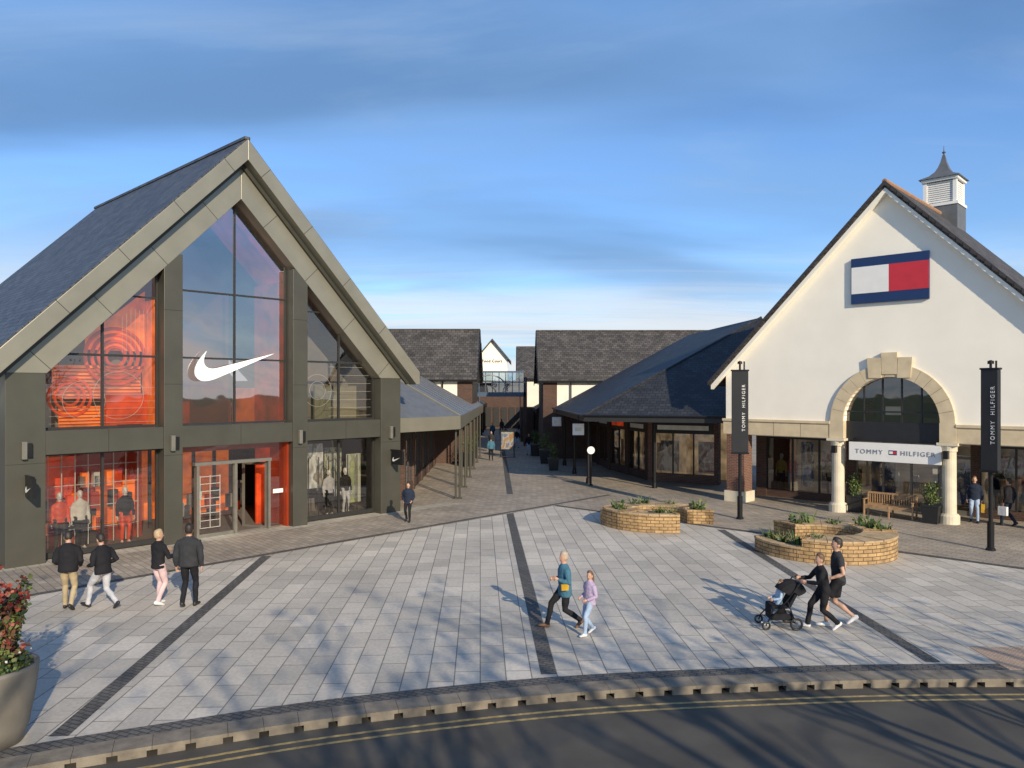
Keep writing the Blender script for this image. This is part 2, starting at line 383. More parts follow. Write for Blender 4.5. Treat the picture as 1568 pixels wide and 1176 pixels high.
b.box(.3,13.66,1.5,13.7,3.3,3.55,midint); b.box(.3,13.66,.62,13.7,.01,.03,midint)
b.obj('walls_and_floors',st)
# glazing
def frame_h(bb,u0,u1,y,z,t_=.07,m=frame): bb.box(u0,u1,y-.04,y+.06,z-t_/2,z+t_/2,m)
def frame_v(bb,u,y,z0,z1,t_=.07,m=frame): bb.box(u-t_/2,u+t_/2,y-.042,y+.062,z0,z1,m)
b=MB(); gl=MB(); Y0=.5
gl.poly([(1,Y0,3.83),(4.66,Y0,3.83),(4.66,Y0,9.2),(1,Y0,5.5)],glz)
gl.poly([(9.3,Y0,3.83),(12.96,Y0,3.83),(12.96,Y0,5.5),(9.3,Y0,9.2)],glz)
gl.poly([(4.66,Y0,3.83),(9.3,Y0,3.83),(9.3,Y0,9.3),(C,Y0,11.66),(4.66,Y0,9.3)],glu)
for u0,u1 in ((1,4.36),(9.6,12.96)): gl.poly([(u0,Y0,.1),(u1,Y0,.1),(u1,Y0,3.13),(u0,Y0,3.13)],glz)
gl.poly([(4.96,Y0,2.55),(9.0,Y0,2.55),(9.0,Y0,3.13),(4.96,Y0,3.13)],glz)
gl.poly([(4.96,Y0,.1),(5.55,Y0,.1),(5.55,Y0,2.55),(4.96,Y0,2.55)],glz); gl.poly([(8.28,Y0,.1),(9.0,Y0,.1),(9.0,Y0,2.55),(8.28,Y0,2.55)],glz)
for u0,u1 in ((1,4.36),(9.6,12.96)):
    um=(u0+u1)/2
    for u in (u0+.04,um,u1-.04):
        frame_v(b,u,Y0,.0,3.13); frame_v(b,u,Y0,3.83,max(3.9,zi(u,11.62)))
    frame_h(b,u0,u1,Y0,.12,.16); frame_h(b,u0,u1,Y0,3.1); frame_h(b,u0,u1,Y0,3.87); frame_h(b,u0,u1,Y0,6.1)
    frame_h(b,(3.5 if u0<5 else 9.6),(4.36 if u0<5 else 10.4),Y0,8.0,.05)
for u in (5.0,C,8.96): frame_v(b,u,Y0,3.83,zi(u,11.6),.06)
for z in (3.87,6.1,8.35): frame_h(b,4.96,9.0,Y0,z,.06)
gl.obj('glazing',st,recalc=False); b.obj('window_frames',st)
# door portal
b=MB()
b.box(4.97,5.06,.3,1.6,0,3.12,red); b.box(8.9,8.99,.3,1.6,0,3.12,red); b.box(5.06,5.5,1.5,1.6,0,3.12,redl); b.box(8.35,8.9,1.5,1.6,0,3.12,redl); b.box(5.06,8.9,.9,1.5,2.9,3.12,red)
for u in (5.6,6.95,8.22): b.box(u-.045,u+.045,.3,.5,0,2.5,gframe)
b.box(5.5,8.3,.29,.51,2.46,2.57,gframe)
b.box(5.65,6.9,.38,.42,0,.12,gframe)
for z in (.3,.55,.8,1.05,1.3,1.55,1.8,2.05): b.box(5.75,6.45,.5,.515,z,z+.02,white)
for u in (5.75,6.1,6.45): b.box(u,u+.02,.5,.516,.3,2.1,white)
M=Matrix.Translation((8.2,.45,0))@Matrix.Rotation(math.radians(112),4,'Z')
b.box(0,1.1,-.03,.03,0,.1,gframe,M); b.box(0,1.1,-.03,.03,2.3,2.4,gframe,M); b.box(0,.08,-.031,.031,0,2.4,gframe,M); b.box(1.02,1.1,-.031,.031,0,2.4,gframe,M)
b.box(8.45,8.85,.46,.48,1.25,1.4,white)
b.obj('entrance_doors',st)
b=MB(); b.poly([(5.65,.42,.1),(6.9,.42,.1),(6.9,.42,2.46),(5.65,.42,2.46)],glz); b.obj('door_glass',st)
# interior
b=MB()
b.box(.35,13.6,6.0,6.1,.03,3.3,darkint)
b.box(1.0,4.5,2.2,2.3,.03,3.2,red); b.box(1.3,2.4,2.0,2.1,1.6,2.9,redl); b.box(3.0,4.2,2.0,2.1,.6,2.0,orange); b.box(2.4,3.0,2.0,2.1,.03,1.2,darkint)
for i in range(9): b.box(1.1+i*.38,1.125+i*.38,1.6,1.63,.1,3.1,lightint)
for z in (.6,1.3,2.0,2.6): b.box(1.1,4.2,1.67,1.69,z,z+.02,lightint)
for i in range(22):
    u=1.2+random.random()*2.9; z=random.choice((.5,1.2,1.9)); b.box(u,u+.14+random.random()*.18,1.72,1.95,z,z+.3+random.random()*.25,random.choice((orange,red,redl,lightint,darkint,midint,darkint)))
b.box(4.8,9.2,5.4,5.5,.03,3.3,orange)
for i in range(5): b.box(5.2+i*.8,5.3+i*.8,3.4,3.5,.03,3.2,darkint); 
for i in range(14): 
    u=5.2+random.random()*3.2; z=.2+random.random()*1.2; b.box(u,u+.22,3.0,3.2,z,z+.5,random.choice((darkint,red,lightint,midint)))
b.box(9.7,12.9,2.6,2.7,.03,3.3,midint)
b.box(9.9,11.1,1.3,1.34,1.15,2.9,blotch('portrait_poster',((.7,.7,.66),(.12,.12,.11),(.6,.6,.56),(.3,.3,.28)),1.4))
b.box(11.3,12.1,1.5,1.54,.7,2.7,blotch('product_poster',((.3,.3,.1),(.4,.4,.32),(.07,.08,.06),(.3,.3,.24)),3.3,.08))
b.box(12.2,12.9,1.3,1.33,.4,2.4,blotch('yellow_poster',((.4,.4,.15),(.2,.24,.15),(.4,.4,.32)),3.0,.08))
for i in range(7): b.box(9.8+i*.45,9.83+i*.45,1.0,1.03,.1,2.4,frame)
# upper floor
b.prism([(1.0,2.0,3.6),(4.3,2.0,3.6),(4.3,2.0,8.6),(1.0,2.0,5.3)],(0,.1,0),midint)
b.box(1.6,4.2,1.5,1.6,4.75,5.8,orange); b.prism([(2.5,1.4,6.3),(4.3,1.4,6.3),(4.3,1.4,8.3),(2.5,1.4,6.7)],(0,.1,0),orange); b.box(1.05,1.5,1.3,1.4,3.6,5.2,lightint); b.box(1.7,3.4,1.3,1.35,3.7,4.5,orange); b.box(3.0,4.3,1.2,1.25,3.9,4.9,redl)
for R0 in (.3,.5,.7,.9): b.torus((3.35,1.32,6.1),(0,1,0),R0,.06,redl,40,6)
for R0 in (.25,.42,.6): b.torus((2.0,1.25,4.8),(0,1,0),R0,.045,redl,36,6)
for i in range(9): b.box(1.6,4.2,1.44,1.47,4.8+i*.11,4.83+i*.11,red)
for i in range(8): b.box(1.7,3.4,1.26,1.29,3.74+i*.1,3.76+i*.1,red)
b.box(4.4,4.95,.9,1.9,3.6,8.0,orange); b.box(8.75,9.05,.65,2.4,3.6,9.0,redl)
b.prism([(C,.7,11.4),(9.0,.7,9.3),(9.0,.7,9.05),(C,.7,11.1)],(0,1.8,0),redl)
b.prism([(4.9,5.0,3.6),(9.0,5.0,3.6),(9.0,5.0,9.2),(C,5.0,11.3),(4.9,5.0,9.2)],(0,.1,0),plain('plum_interior',(.22,.06,.06),.7,0,.3,.6,emit=.1))  # plum wall has faint emission in place of upper-floor lighting
b.box(5.0,5.9,2.4,2.5,3.6,4.9,orange); b.box(7.9,8.8,2.4,2.5,3.6,5.1,orange); b.box(5.9,7.9,2.6,2.7,3.6,4.6,redl); b.box(6.2,7.6,2.2,2.3,3.6,5.4,red)
b.prism([(9.6,2.2,3.6),(12.9,2.2,3.6),(12.9,2.2,5.3),(9.6,2.2,8.6)],(0,.1,0),midint); b.box(10.9,12.9,1.6,1.7,3.7,5.2,plain('olive_panel',(.17,.16,.1),.7))
for i in range(7): b.box(10.9,12.9,.62,.63,4.0+i*.32,4.01+i*.32,lightint)
b.torus((10.4,.6,5.0),(0,1,0),.62,.008,lightint,40,4); b.torus((10.4,.6,5.0),(0,1,0),.35,.008,lightint,40,4)
b.torus((3.2,.6,4.85),(0,1,0),.75,.007,lightint,40,4); b.torus((2.2,.6,4.7),(0,1,0),.6,.007,lightint,40,4)
for i in range(6): b.box(1.1,4.3,.6,.608,4.0+i*.22+(0),4.007+i*.22,lightint)
for i in range(8): b.box(3.3+i*.13,3.307+i*.13,.6,.608,6.2,7.6,lightint)
b.obj('store_interior',st)
# swoosh emblem
def bez(p0,p1,p2,p3,n=10):
    return [((1-s)**3*p0[0]+3*(1-s)**2*s*p1[0]+3*(1-s)*s*s*p2[0]+s**3*p3[0],(1-s)**3*p0[1]+3*(1-s)**2*s*p1[1]+3*(1-s)*s*s*p2[1]+s**3*p3[1]) for s in [i/n for i in range(1,n+1)]]
sw=[(24,7.8),(6.442,15.276)]; cur=sw[-1]
for d in ((-1.456,.616,-2.679,.925,-3.668,.925),(-1.12,0,-1.933,-.392,-2.437,-1.177),(-.317,-.504,-.41,-1.143,-.28,-1.918),(.13,-.775,.476,-1.6,1.036,-2.478),(.467,-.71,1.232,-1.643,2.297,-2.8),(-.392,.6,-.653,1.216,-.784,1.848),(-.28,1.195,-.028,2.072,.756,2.632),(.373,.261,.886,.392,1.54,.392),(.522,0,1.11,-.084,1.764,-.252)):
    q=[cur,(cur[0]+d[0],cur[1]+d[1]),(cur[0]+d[2],cur[1]+d[3]),(cur[0]+d[4],cur[1]+d[5])]; sw+=bez(*q); cur=q[3]
def swoosh(bb,u0,z0,wd,y,m,th=.06):
    sc=wd/24; bb.prism([(u0+x*sc,y,z0+(16.2-yv)*sc) for x,yv in sw],(0,th,0),m)
wm=plain('white_emissive_sign',(.9,.9,.88),.5,0,.01,emit=.25)  # white sign material with a low emission of its own
b=MB(); swoosh(b,5.45,5.32,2.9,.2,wm); b.obj('swoosh_emblem',st)
b=MB()
for u in (.5,4.66,9.3,13.46):
    b.box(u-.13,u+.0,-.16,-.004,3.05,3.55,gframe); b.box(u+.02,u+.14,-.13,-.004,3.1,3.5,black)
b.obj('wall_lamps',st,bevel=.01)
for u,nm in ((.5,'blade_sign'),(13.46,'blade_sign')):
    b=MB(); b.box(u-.03,u+.03,-.75,-.004,2.55,2.6,black); b.box(u-.05,u+.05,-.8,-.12,2.0,2.55,black)
    sc=.5/24
    b.prism([(u-.052,-.15-(x*sc)-.03,2.12+(16.2-yv)*sc) for x,yv in sw],(-.01,0,0),white)
    b.obj(nm,st)
# ------------------------------------------------------------------ WHITE GABLED STORE
D=Vector((10.24,34.3,0)); TA=math.atan2(-.693,.721)
ts=empty('white_gabled_store',D,TA)
TC=6.35; ac=6.45; R=1.78; az=3.76
arc=[(ac-R*math.cos(math.pi*i/28),az+R*math.sin(math.pi*i/28)) for i in range(29)]
b=MB()
out=[(-.6,3.7),(ac-R,3.7)]+arc+[(ac+R,3.7),(13.3,3.7),(13.3,5.85),(TC,12.9),(-.6,5.85)]
b.prism([(u,0,z) for u,z in out],(0,.3,0),render_w)
b.obj('gable_wall',ts)
b=MB(); j=MB()
Ro=2.3
for i in range(15):
    a0=math.pi*i/15+.0025; a1=math.pi*(i+1)/15-.0025; pr=-.1
    pts=[(ac-R*math.cos(a0),az+R*math.sin(a0)),(ac-R*math.cos((a0+a1)/2),az+R*math.sin((a0+a1)/2)),(ac-R*math.cos(a1),az+R*math.sin(a1)),(ac-Ro*math.cos(a1),az+Ro*math.sin(a1)),(ac-Ro*math.cos((a0+a1)/2),az+Ro*math.sin((a0+a1)/2)),(ac-Ro*math.cos(a0),az+Ro*math.sin(a0))]
    b.prism([(u,pr,z) for u,z in pts],(0,.36,0),stone)
for u0,u1,z1 in ((-.28,.28,6.5),(-.78,-.29,6.3),(.29,.78,6.3)):
    z0=az+math.sqrt(max(0,1.9**2-max(abs(u0),abs(u1))**2)); b.prism([(ac+u0,-.14,z0),(ac+u1,-.14,z0),(ac+u1*1.08,-.14,z1),(ac+u0*1.08,-.14,z1)],(0,.13,0),stone)
for u0,u1 in ((-.7,4.1),(8.8,13.4)):
    b.box(u0,u1,-.08,.29,3.03,3.62,stone); b.box(u0-.03,u1+.03,-.13,.28,3.621,3.73,stone)
    n=int((u1-u0)/1.2)
    for i in range(1,n): j.box(u0+i*1.2,u0+i*1.2+.01,-.083,-.07,3.04,3.61,joint)
for u in (4.4,8.5):
    b.box(u-.29,u+.29,-.1,.3,3.04,3.77,stone)
    b.box(u-.36,u+.36,-.22,.42,2.93,3.035,stone_w)
b.obj('stone_dressings',ts,bevel=.007); j.obj('stone_joints',ts)
b=MB()
for u in (4.4,8.5,13.0):
    b.lathe([(.25,.38),(.24,2.7),(.28,2.72),(.28,2.8),(.31,2.93)],(u,.1,0),stone_w,20)
    b.lathe([(.36,0),(.36,.3),(.3,.38)],(u,.1,0),stone_w,20)
b.obj('columns',ts)
b=MB(); b.box(-.5,.5,-.35,.6,0,.48,stone_w); b.box(-.42,.42,-.27,.5,.48,3.03,redbrick)
b.obj('brick_pier',ts)
b=MB()
b.box(-.6,13.3,.3,3.0,2.98,3.03,lightint); b.box(-.6,13.3,3.2,9,3.03,3.2,darkint)
b.box(-.6,-.3,3.0,9,0,5.7,redbrick); b.box(13.0,13.3,3,9,0,5.7,redbrick); b.prism([(-.6,8.2,0),(13.3,8.2,0),(13.3,8.2,5.7),(TC,8.2,12.7),(-.6,8.2,5.7)],(0,.3,0),render_w2)
for u0,u1 in ((-.3,.2),(3.9,4.3),(8.7,9.0),(12.6,13)): b.box(u0,u1,2.4,2.7,0,2.98,dkbrick)
for u0,u1 in ((.2,3.9),(9.0,12.6)):
    b.box(u0,u1,2.45,2.65,0,.35,dkbrick); b.box(u0,u1,2.45,2.6,2.75,2.98,blackp)
    for i in range(4): frame_v(b,u0+(u1-u0)*i/3,2.5,.35,2.75,.07,blackp)
for i in range(5): frame_v(b,4.3+4.4*i/4,2.5,0,2.98,.08,gframe)
frame_h(b,4.3,8.7,2.5,2.3,.1,gframe); frame_h(b,4.3,8.7,2.5,.1,.2,gframe)
b.box(.0,13,5.5,5.6,0,3,plain('warm_glow_wall',(.26,.2,.14),.8,0,.4,1.5,emit=.25))  # back wall glows by emission instead of being lit by shop lamps
mats=[blotch('fashion_poster',((.25,.16,.05),(.05,.05,.07),(.4,.36,.3),(.06,.08,.16)),2.6),blotch('fashion_poster_b',((.06,.1,.18),(.42,.38,.32),(.2,.05,.05),(.08,.08,.09)),2.2),blotch('fashion_poster_c',((.45,.42,.36),(.2,.13,.09),(.05,.06,.12)),2.4)]
b.box(1.5,2.1,3.3,3.33,.5,2.6,mats[0]); b.box(2.5,3.6,3.2,3.23,.5,2.3,mats[1]); b.box(4.6,5.6,3.4,3.43,.3,1.9,mats[2]); b.box(9.4,10.6,3.3,3.33,.6,2.4,mats[1]); b.box(11.4,12.3,3.2,3.23,.5,2.4,mats[2]); b.box(7.2,8.4,3.6,3.63,.3,2.0,mats[0])
for i in range(16): b.box(.4+i*.8,.6+i*.8,4.4,4.6,.7,1.2+.5*random.random(),random.choice((lightint,midint,redbrick,white,darkint)))
frame_h(b,ac-R,ac+R,.25,3.55,.4,blackp); 
frame_h(b,ac-R,ac+R,.25,4.15,.06,blackp)
for i in range(1,5):
    u=ac-R+2*R*i/5; frame_v(b,u,.25,3.0,az+math.sqrt(R*R-(u-ac)**2),.05,blackp)
b.box(ac-R,ac+R,.2,.3,2.95,3.4,blackp)
b.box(ac-R,ac+R,2.2,2.3,3.2,5.6,midint); b.box(5.9,6.5,1.2,1.25,4.0,4.35,lightint); b.box(5.0,5.3,1.6,1.65,3.9,4.6,redbrick); b.box(7.2,7.7,1.6,1.65,3.9,4.5,darkint)
b.obj('recessed_shopfront',ts)
b=MB()
b.poly([(.2,2.5,.35),(12.6,2.5,.35),(12.6,2.5,2.75),(.2,2.5,2.75)],glz2)
b.poly([(u,.26,z) for u,z in arc],glz)
b.obj('shop_glazing',ts,recalc=False)
# roof
b=MB()
kk=1.02
r=[(TC-7.7,5.36),(TC,13.2),(TC,12.98),(TC-7.6,5.2)]
r2=[(2*TC-u,z) for u,z in r]
for h in (r,r2): b.prism([(u,-.32,z) for u,z in h],(0,9.0,0),slate_b)
b.obj('tiled_roof',ts)
b=MB()
tl=plain('verge_tile',(.045,.04,.04),.7); terr=plain('ridge_tile',(.36,.2,.11),.8)
for sg in (-1,1):
    n=34
    for i in range(n):
        L=7.7/n; x0=i*L; 
        p=Vector((TC+sg*x0,-.38,13.235-kk*x0)); q=Vector((TC+sg*(x0+L*.93),-.38,13.235-kk*(x0+L*.93)))
        dn=Vector((0,0,-.17)); b.prism([p,q,q+dn*.8,p+dn*1.15],(0,.12,0),tl)
    p0=Vector((TC,-.3,12.96)); p1=Vector((TC+sg*7.55,-.3,12.96-kk*7.55)); b.prism([p0,p1,p1+Vector((0,0,-.2)),p0+Vector((0,0,-.2))],(0,.28,0),render_w)
for i in range(20): b.path([(TC,-.36+i*.45,13.2),(TC,.08+i*.45,13.21)],.1,terr,8)
b.obj('verge_and_ridge_tiles',ts)
# flag sign
navy=plain('navy_enamel',(.012,.035,.12),.4,0,.05); crim=plain('crimson_enamel',(.55,.03,.045),.4,0,.05)
b=MB(); f0,f1,z0,z1=5.0,7.87,8.5,10.33; fm=(f0+f1)/2
b.box(f0,f1,-.12,-.003,z0,z1,navy); b.box(f0+.02,fm,-.13,-.115,z0+.4,z1-.36,white); b.box(fm,f1,-.13,-.115,z0+.4,z1-.36,crim)
b.obj('flag_logo_sign',ts)
RX=Matrix.Rotation(math.radians(90),4,'X')
b=MB(); b.box(4.95,8.3,-.2,-.12,2.2,2.93,white); b.box(5.1,5.14,-.16,.1,2.93,3.1,black); b.box(8.1,8.14,-.16,.1,2.93,3.1,black); 
b.box(6.46,6.76,-.206,-.2,2.48,2.66,navy); b.box(6.48,6.61,-.21,-.2,2.52,2.62,white); b.box(6.61,6.74,-.21,-.2,2.52,2.62,crim)
b.obj('fascia_sign',ts)
nv=plain('sign_lettering',(.22,.24,.28),.5)
text('sign_text_a','TOMMY',.25,Matrix.Translation((5.72,-.21,2.56))@RX,nv,ts,.004,track=1.3)
text('sign_text_b','HILFIGER',.25,Matrix.Translation((7.5,-.21,2.56))@RX,nv,ts,.004,track=1.25)
b=MB()
for u in (4.4,8.5): b.box(u-.08,u+.08,-.42,-.2,2.45,2.75,black)
b.obj('column_lamps',ts)
# cupola
b=MB(); cx,cy=TC,7.9; h=.62
b.box(cx-h-.12,cx+h+.12,cy-h-.12,cy+h+.12,12.3,13.55,lead); b.box(cx-h-.16,cx+h+.16,cy-h-.16,cy+h+.16,13.55,13.68,white)
b.box(cx-h+.05,cx+h-.05,cy-h+.05,cy+h-.05,13.68,14.7,plain('louvre_grey',(.5,.52,.52),.6))
for sx in (-1,1):
    for sy in (-1,1): b.box(cx+sx*h-.08,cx+sx*h+.08,cy+sy*h-.08,cy+sy*h+.08,13.68,14.72,white)
for i in range(10):
    z=13.75+i*.095
    for s_ in (-1,1):
        b.box(cx-h+.08,cx+h-.08,cy+s_*h-.03,cy+s_*h+.03,z,z+.065,white); b.box(cx+s_*h-.03,cx+s_*h+.03,cy-h+.08,cy+h-.08,z,z+.065,white)
b.box(cx-h-.15,cx+h+.15,cy-h-.15,cy+h+.15,14.72,14.85,white)
prof=[(1.02,0),(.95,.05),(.6,.2),(.37,.4),(.24,.62),(.14,.88),(.06,1.2),(.02,1.25)]
base=len(b.v); li=b.mi(lead)
for r_,z in prof:
    for sx,sy in ((-1,-1),(1,-1),(1,1),(-1,1)): b.v.append((cx+sx*r_*.85,cy+sy*r_*.85,14.852+z))
for q in range(len(prof)-1):
    for s_ in range(4): b.f.append((base+q*4+s_,base+q*4+(s_+1)%4,base+(q+1)*4+(s_+1)%4,base+(q+1)*4+s_)); b.fm.append(li)
b.f.append((base,base+1,base+2,base+3)); b.fm.append(li)
b.path([(cx,cy,16.05),(cx,cy,16.5)],[.03,.012],lead); b.lathe([(.01,0),(.09,.08),(.01,.17)],(cx,cy,16.1),lead,10)
b.obj('cupola',ts)
# ------------------------------------------------------------------ shopfront helper
postm=[blotch('window_display_a',((.22,.12,.06),(.04,.04,.04),(.35,.32,.28),(.14,.05,.04)),2.3),blotch('window_display_b',((.3,.26,.18),(.05,.04,.04),(.07,.1,.15),(.38,.35,.3)),2.7)]
warm=plain('warm_glow_interior',(.32,.22,.12),.8,0,.7,1.5,emit=.55)  # shop lighting put into the wall material as emission
def shopfront(bb,gg,p0,p1,ztop=3.3,depth=2.2,side=1,br=dkbrick,riser=.45,pier=4.5):
    p0=Vector(p0);p1=Vector(p1);d=p1-p0;L=d.length;an=math.atan2(d.y,d.x)
    M=Matrix.Translation((p0.x,p0.y,0))@Matrix.Rotation(an,4,'Z')@Matrix.Diagonal((1,side,1,1))
    n=max(1,round(L/pier)); w_=L/n
    for i in range(n+1):
        bb.box(max(0,i*w_-.25),min(L,i*w_+.25),-.12,.3,0,ztop,br,M)
    for i in range(n):
        a=i*w_+.25;c_=(i+1)*w_-.25
        bb.box(a,c_,-.05,.2,0,riser,br,M); bb.box(a,c_,-.06,.2,2.65,ztop,blackp,M)
        bb.box(a+.3,c_-.3,-.09,-.06,2.85,3.1,random.choice((lightint,white,redl,blackp,blackp)),M)
        q=max(2,round((c_-a)/1.3))
        for z_ in range(q+1): x=a+(c_-a)*z_/q; bb.box(x-.03,x+.03,0,.1,riser,2.65,blackp,M)
        bb.box(a+.2,a+.2+(c_-a)*.3,.8,.83,riser+.05,2.2,random.choice(postm),M)
        bb.box(a+(c_-a)*.66,c_-.3,1.0,1.03,riser,1.7+.5*random.random(),random.choice(postm),M)
        gg.poly([M@Vector((a,.05,riser)),M@Vector((c_,.05,riser)),M@Vector((c_,.05,2.65)),M@Vector((a,.05,2.65))],glz2)
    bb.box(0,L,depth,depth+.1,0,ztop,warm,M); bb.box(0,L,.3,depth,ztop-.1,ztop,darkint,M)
cp=empty('canopied_shop_block')
F1=Vector((3.6,38,3.75));F2=Vector((11.2,35.4,3.75));L_=Vector((2.9,53.5,3.75));T2=Vector((14.8,45,9.35));T1=Vector((13,55.5,9.1))
b=MB(); b.poly([F1,F2,T2],slate_d); b.poly([F1,T2,T1,L_],slate_d); b.poly([F2,Vector((16,38,6)),T2],slate_d)
b.obj('tiled_canopy_roof',cp)
b=MB()
def fascia(bb,p,q,h,m,th=.12,drop=0):
    p=Vector(p);q=Vector(q);d=(q-p); n=Vector((-d.y,d.x,0)).normalized()*th; bb.prism([p,q,q+n,p+n],(0,0,-h),m)
dz=Vector((0,0,-.02))
fascia(b,F1+dz,F2+dz,.28,blackp); fascia(b,L_+dz,F1+dz,.28,blackp)
b.path([F1+Vector((-.05,-.05,.0)),F2+Vector((-.05,-.05,0))],.06,black); b.path([F1+Vector((-.05,-.05,.0)),L_+Vector((-.05,0,0))],.06,black)
b.path([F1,T2],.07,slate_d,6)
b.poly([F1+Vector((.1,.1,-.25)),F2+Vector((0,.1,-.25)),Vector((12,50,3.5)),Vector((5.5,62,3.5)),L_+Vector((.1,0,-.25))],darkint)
b.obj('canopy_fascia',cp)
b=MB(); gg=MB()
shopfront(b,gg,(7.6,42.2),(11.0,40.2),3.5,br=redbrick); shopfront(b,gg,(6.2,48),(7.6,42.2),3.5,pier=3); shopfront(b,gg,(5.6,54.8),(6.2,48),3.5,pier=3.5)
b.obj('shopfronts',cp); gg.obj('shopfront_glass',cp,recalc=False)
b=MB()
for x,y in ((4.1,40.7),(3.75,45.5),(3.5,50.5),(7.3,38.8)): b.path([(x,y,0),(x,y,3.55)],.08,black,10); b.lathe([(.14,0),(.12,.3),(.08,.35)],(x,y,0),black,10)
b.obj('canopy_posts',cp)
def slate_shop(name,x0,x1,yf,yb,ze,zr,street,wall=render_w2,brickw=1.4,roof=slate_b):
    e=empty(name); ym=(yf+yb)/2; b=MB()
    b.box(x0,x1,yf,yf+.25,3.4,ze,wall); b.box(x0,x1,yb-.25,yb,0,ze,wall)
    b.box(x0+.01,x1-.01,yf+.02,yf+.24,0,3.4,dkbrick)
    xs=x1 if street>0 else x0; xo=x0 if street>0 else x1
    for xx,s_ in ((xs,street),(xo,-street)):
        b.prism([(xx,yf+.25,0),(xx,yb-.25,0),(xx,yb-.25,ze),(xx,ym,zr-.2),(xx,yf+.25,ze)],(-.25*s_,0,0),dkbrick if s_==street else wall)
    if street>0: b.box(x1-brickw,x1+.02,yf-.03,yf+.3,0,ze-.02,dkbrick)
    else: b.box(x0-.02,x0+brickw,yf-.03,yf+.3,0,ze-.02,dkbrick)
    b.box(x0,x1,yf-.16,yf-.031,ze-.25,ze-.02,blackp)
    for i in range(int((yb-yf)/2.6)):
        y=yf+1.2+i*2.6; b.box(xs-.02*street,xs+.04*street,y,y+1.1,4.2,5.5,blackp)
    b.obj('walls',e)
    b=MB(); o=.4
    for s_ in (-1,1):
        ye=yf-o if s_<0 else yb+o; kz=(zr-ze)/((yb-yf)/2); zb=ze-kz*o*.9
        b.prism([(x0-o,ye,zb),(x0-o,ym,zr),(x0-o,ym,zr-.2),(x0-o,ye,zb-.14)],(x1-x0+2*o,0,0),roof)
    b.path([(x0-o,ym,zr+.02),(x1+o,ym,zr+.02)],.1,roof,6)
    for xx in (x0-o-.03,x1+o-.03):
        for s_ in (-1,1):
            ye=yf-o if s_<0 else yb+o
            b.prism([(xx,ye,zb-.0),(xx,ym,zr+.03),(xx,ym,zr-.3),(xx,ye,zb-.3)],(.06,0,0),blackp)
    b.path([(x0-o,yf-o-.05,zb-.05),(x1+o,yf-o-.05,zb-.05)],.06,black,8)
    b.path([(x0+2,yf-.2,zb-.1),(x0+2,yf-.2,3.4)],.05,black,6); b.path([(x1-2,yf-.2,zb-.1),(x1-2,yf-.2,3.4)],.05,black,6)
    b.obj('roof',e); return e
slate_shop('slate_roof_shop',-16,-2.75,52,60,6.05,9.45,1,brickw=1.0)
slate_shop('slate_roof_shop',2.3,16,55.5,65,6.0,9.7,-1,brickw=1.0)
slate_shop('slate_roof_shop',.85,12,74,84,6.4,9.5,-1,brickw=.6)
slate_shop('slate_roof_shop',-14,-3.6,74,84,6.4,9.9,1,brickw=.6)
ar=empty('street_arcade')
b=MB(); gg=MB()
shopfront(b,gg,(-5.4,62),(-5.0,34.5),3.5,side=-1,pier=4.2)
b.obj('shopfronts',ar); gg.obj('shopfront_glass',ar,recalc=False)
b=MB()
P0=Vector((-4.75,31.6,3.84));P1=Vector((-2.35,34.6,3.84));P2=Vector((-2.35,62,3.84));P3=Vector((-6.6,62,6.2));P4=Vector((-6.6,36,6.2))
b.poly([P1,P2,P3,P4],lead); b.poly([P0,P1,P4],lead)
for i in range(12):
    y=36.5+i*2; b.path([(-2.4,y,3.87),(-6.5,y,6.17)],.03,lead,6)
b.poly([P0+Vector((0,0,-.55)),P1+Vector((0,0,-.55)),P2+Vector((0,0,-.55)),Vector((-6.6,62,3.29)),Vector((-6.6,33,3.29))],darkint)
fascia(b,P0,P1,.6,olive_l,.1); fascia(b,P1,P2,.6,olive_l,.1)
b.path([P1,P4],.06,olive_l,6)
for x,y in ((-2.5,34.9),(-2.5,39),(-2.5,43.5),(-2.5,48),(-2.5,52.5),(-2.5,57)):
    b.path([(x-.09,y,0),(x-.09,y,3.3)],.05,olive,10); b.path([(x+.09,y+.05,0),(x+.09,y+.05,3.3)],.05,olive,10); b.box(x-.2,x+.2,y-.12,y+.15,0,.06,olive)
b.obj('lean_to_canopy',ar)
ar2=empty('street_arcade')
b=MB(); gg=MB()
shopfront(b,gg,(3.4,64),(3.4,110),3.5,side=-1,pier=4.6); shopfront(b,gg,(-4.6,110),(-4.6,62),3.5,side=-1,pier=4.6)
for y0,y1 in ((64,73.5),(84.5,110)):
    for x0,x1 in ((2.0,4.2),(-3.4,-5.4)):
        b.poly([(x0,y0,3.4),(x0,y1,3.4),(x1,y1,4.6),(x1,y0,4.6)],slate_b); b.box(min(x0,x0+.1),max(x0,x0+.1),y0,y1,3.1,3.38,blackp)
for y in range(65,110,5):
    for x in (2.1,-3.4): b.path([(x,y,0),(x,y,3.2)],.09,black,8)
b.box(-30,30,125,126,0,6,dkbrick)
b.obj('arcade_structure',ar2); gg.obj('arcade_glass',ar2,recalc=False)
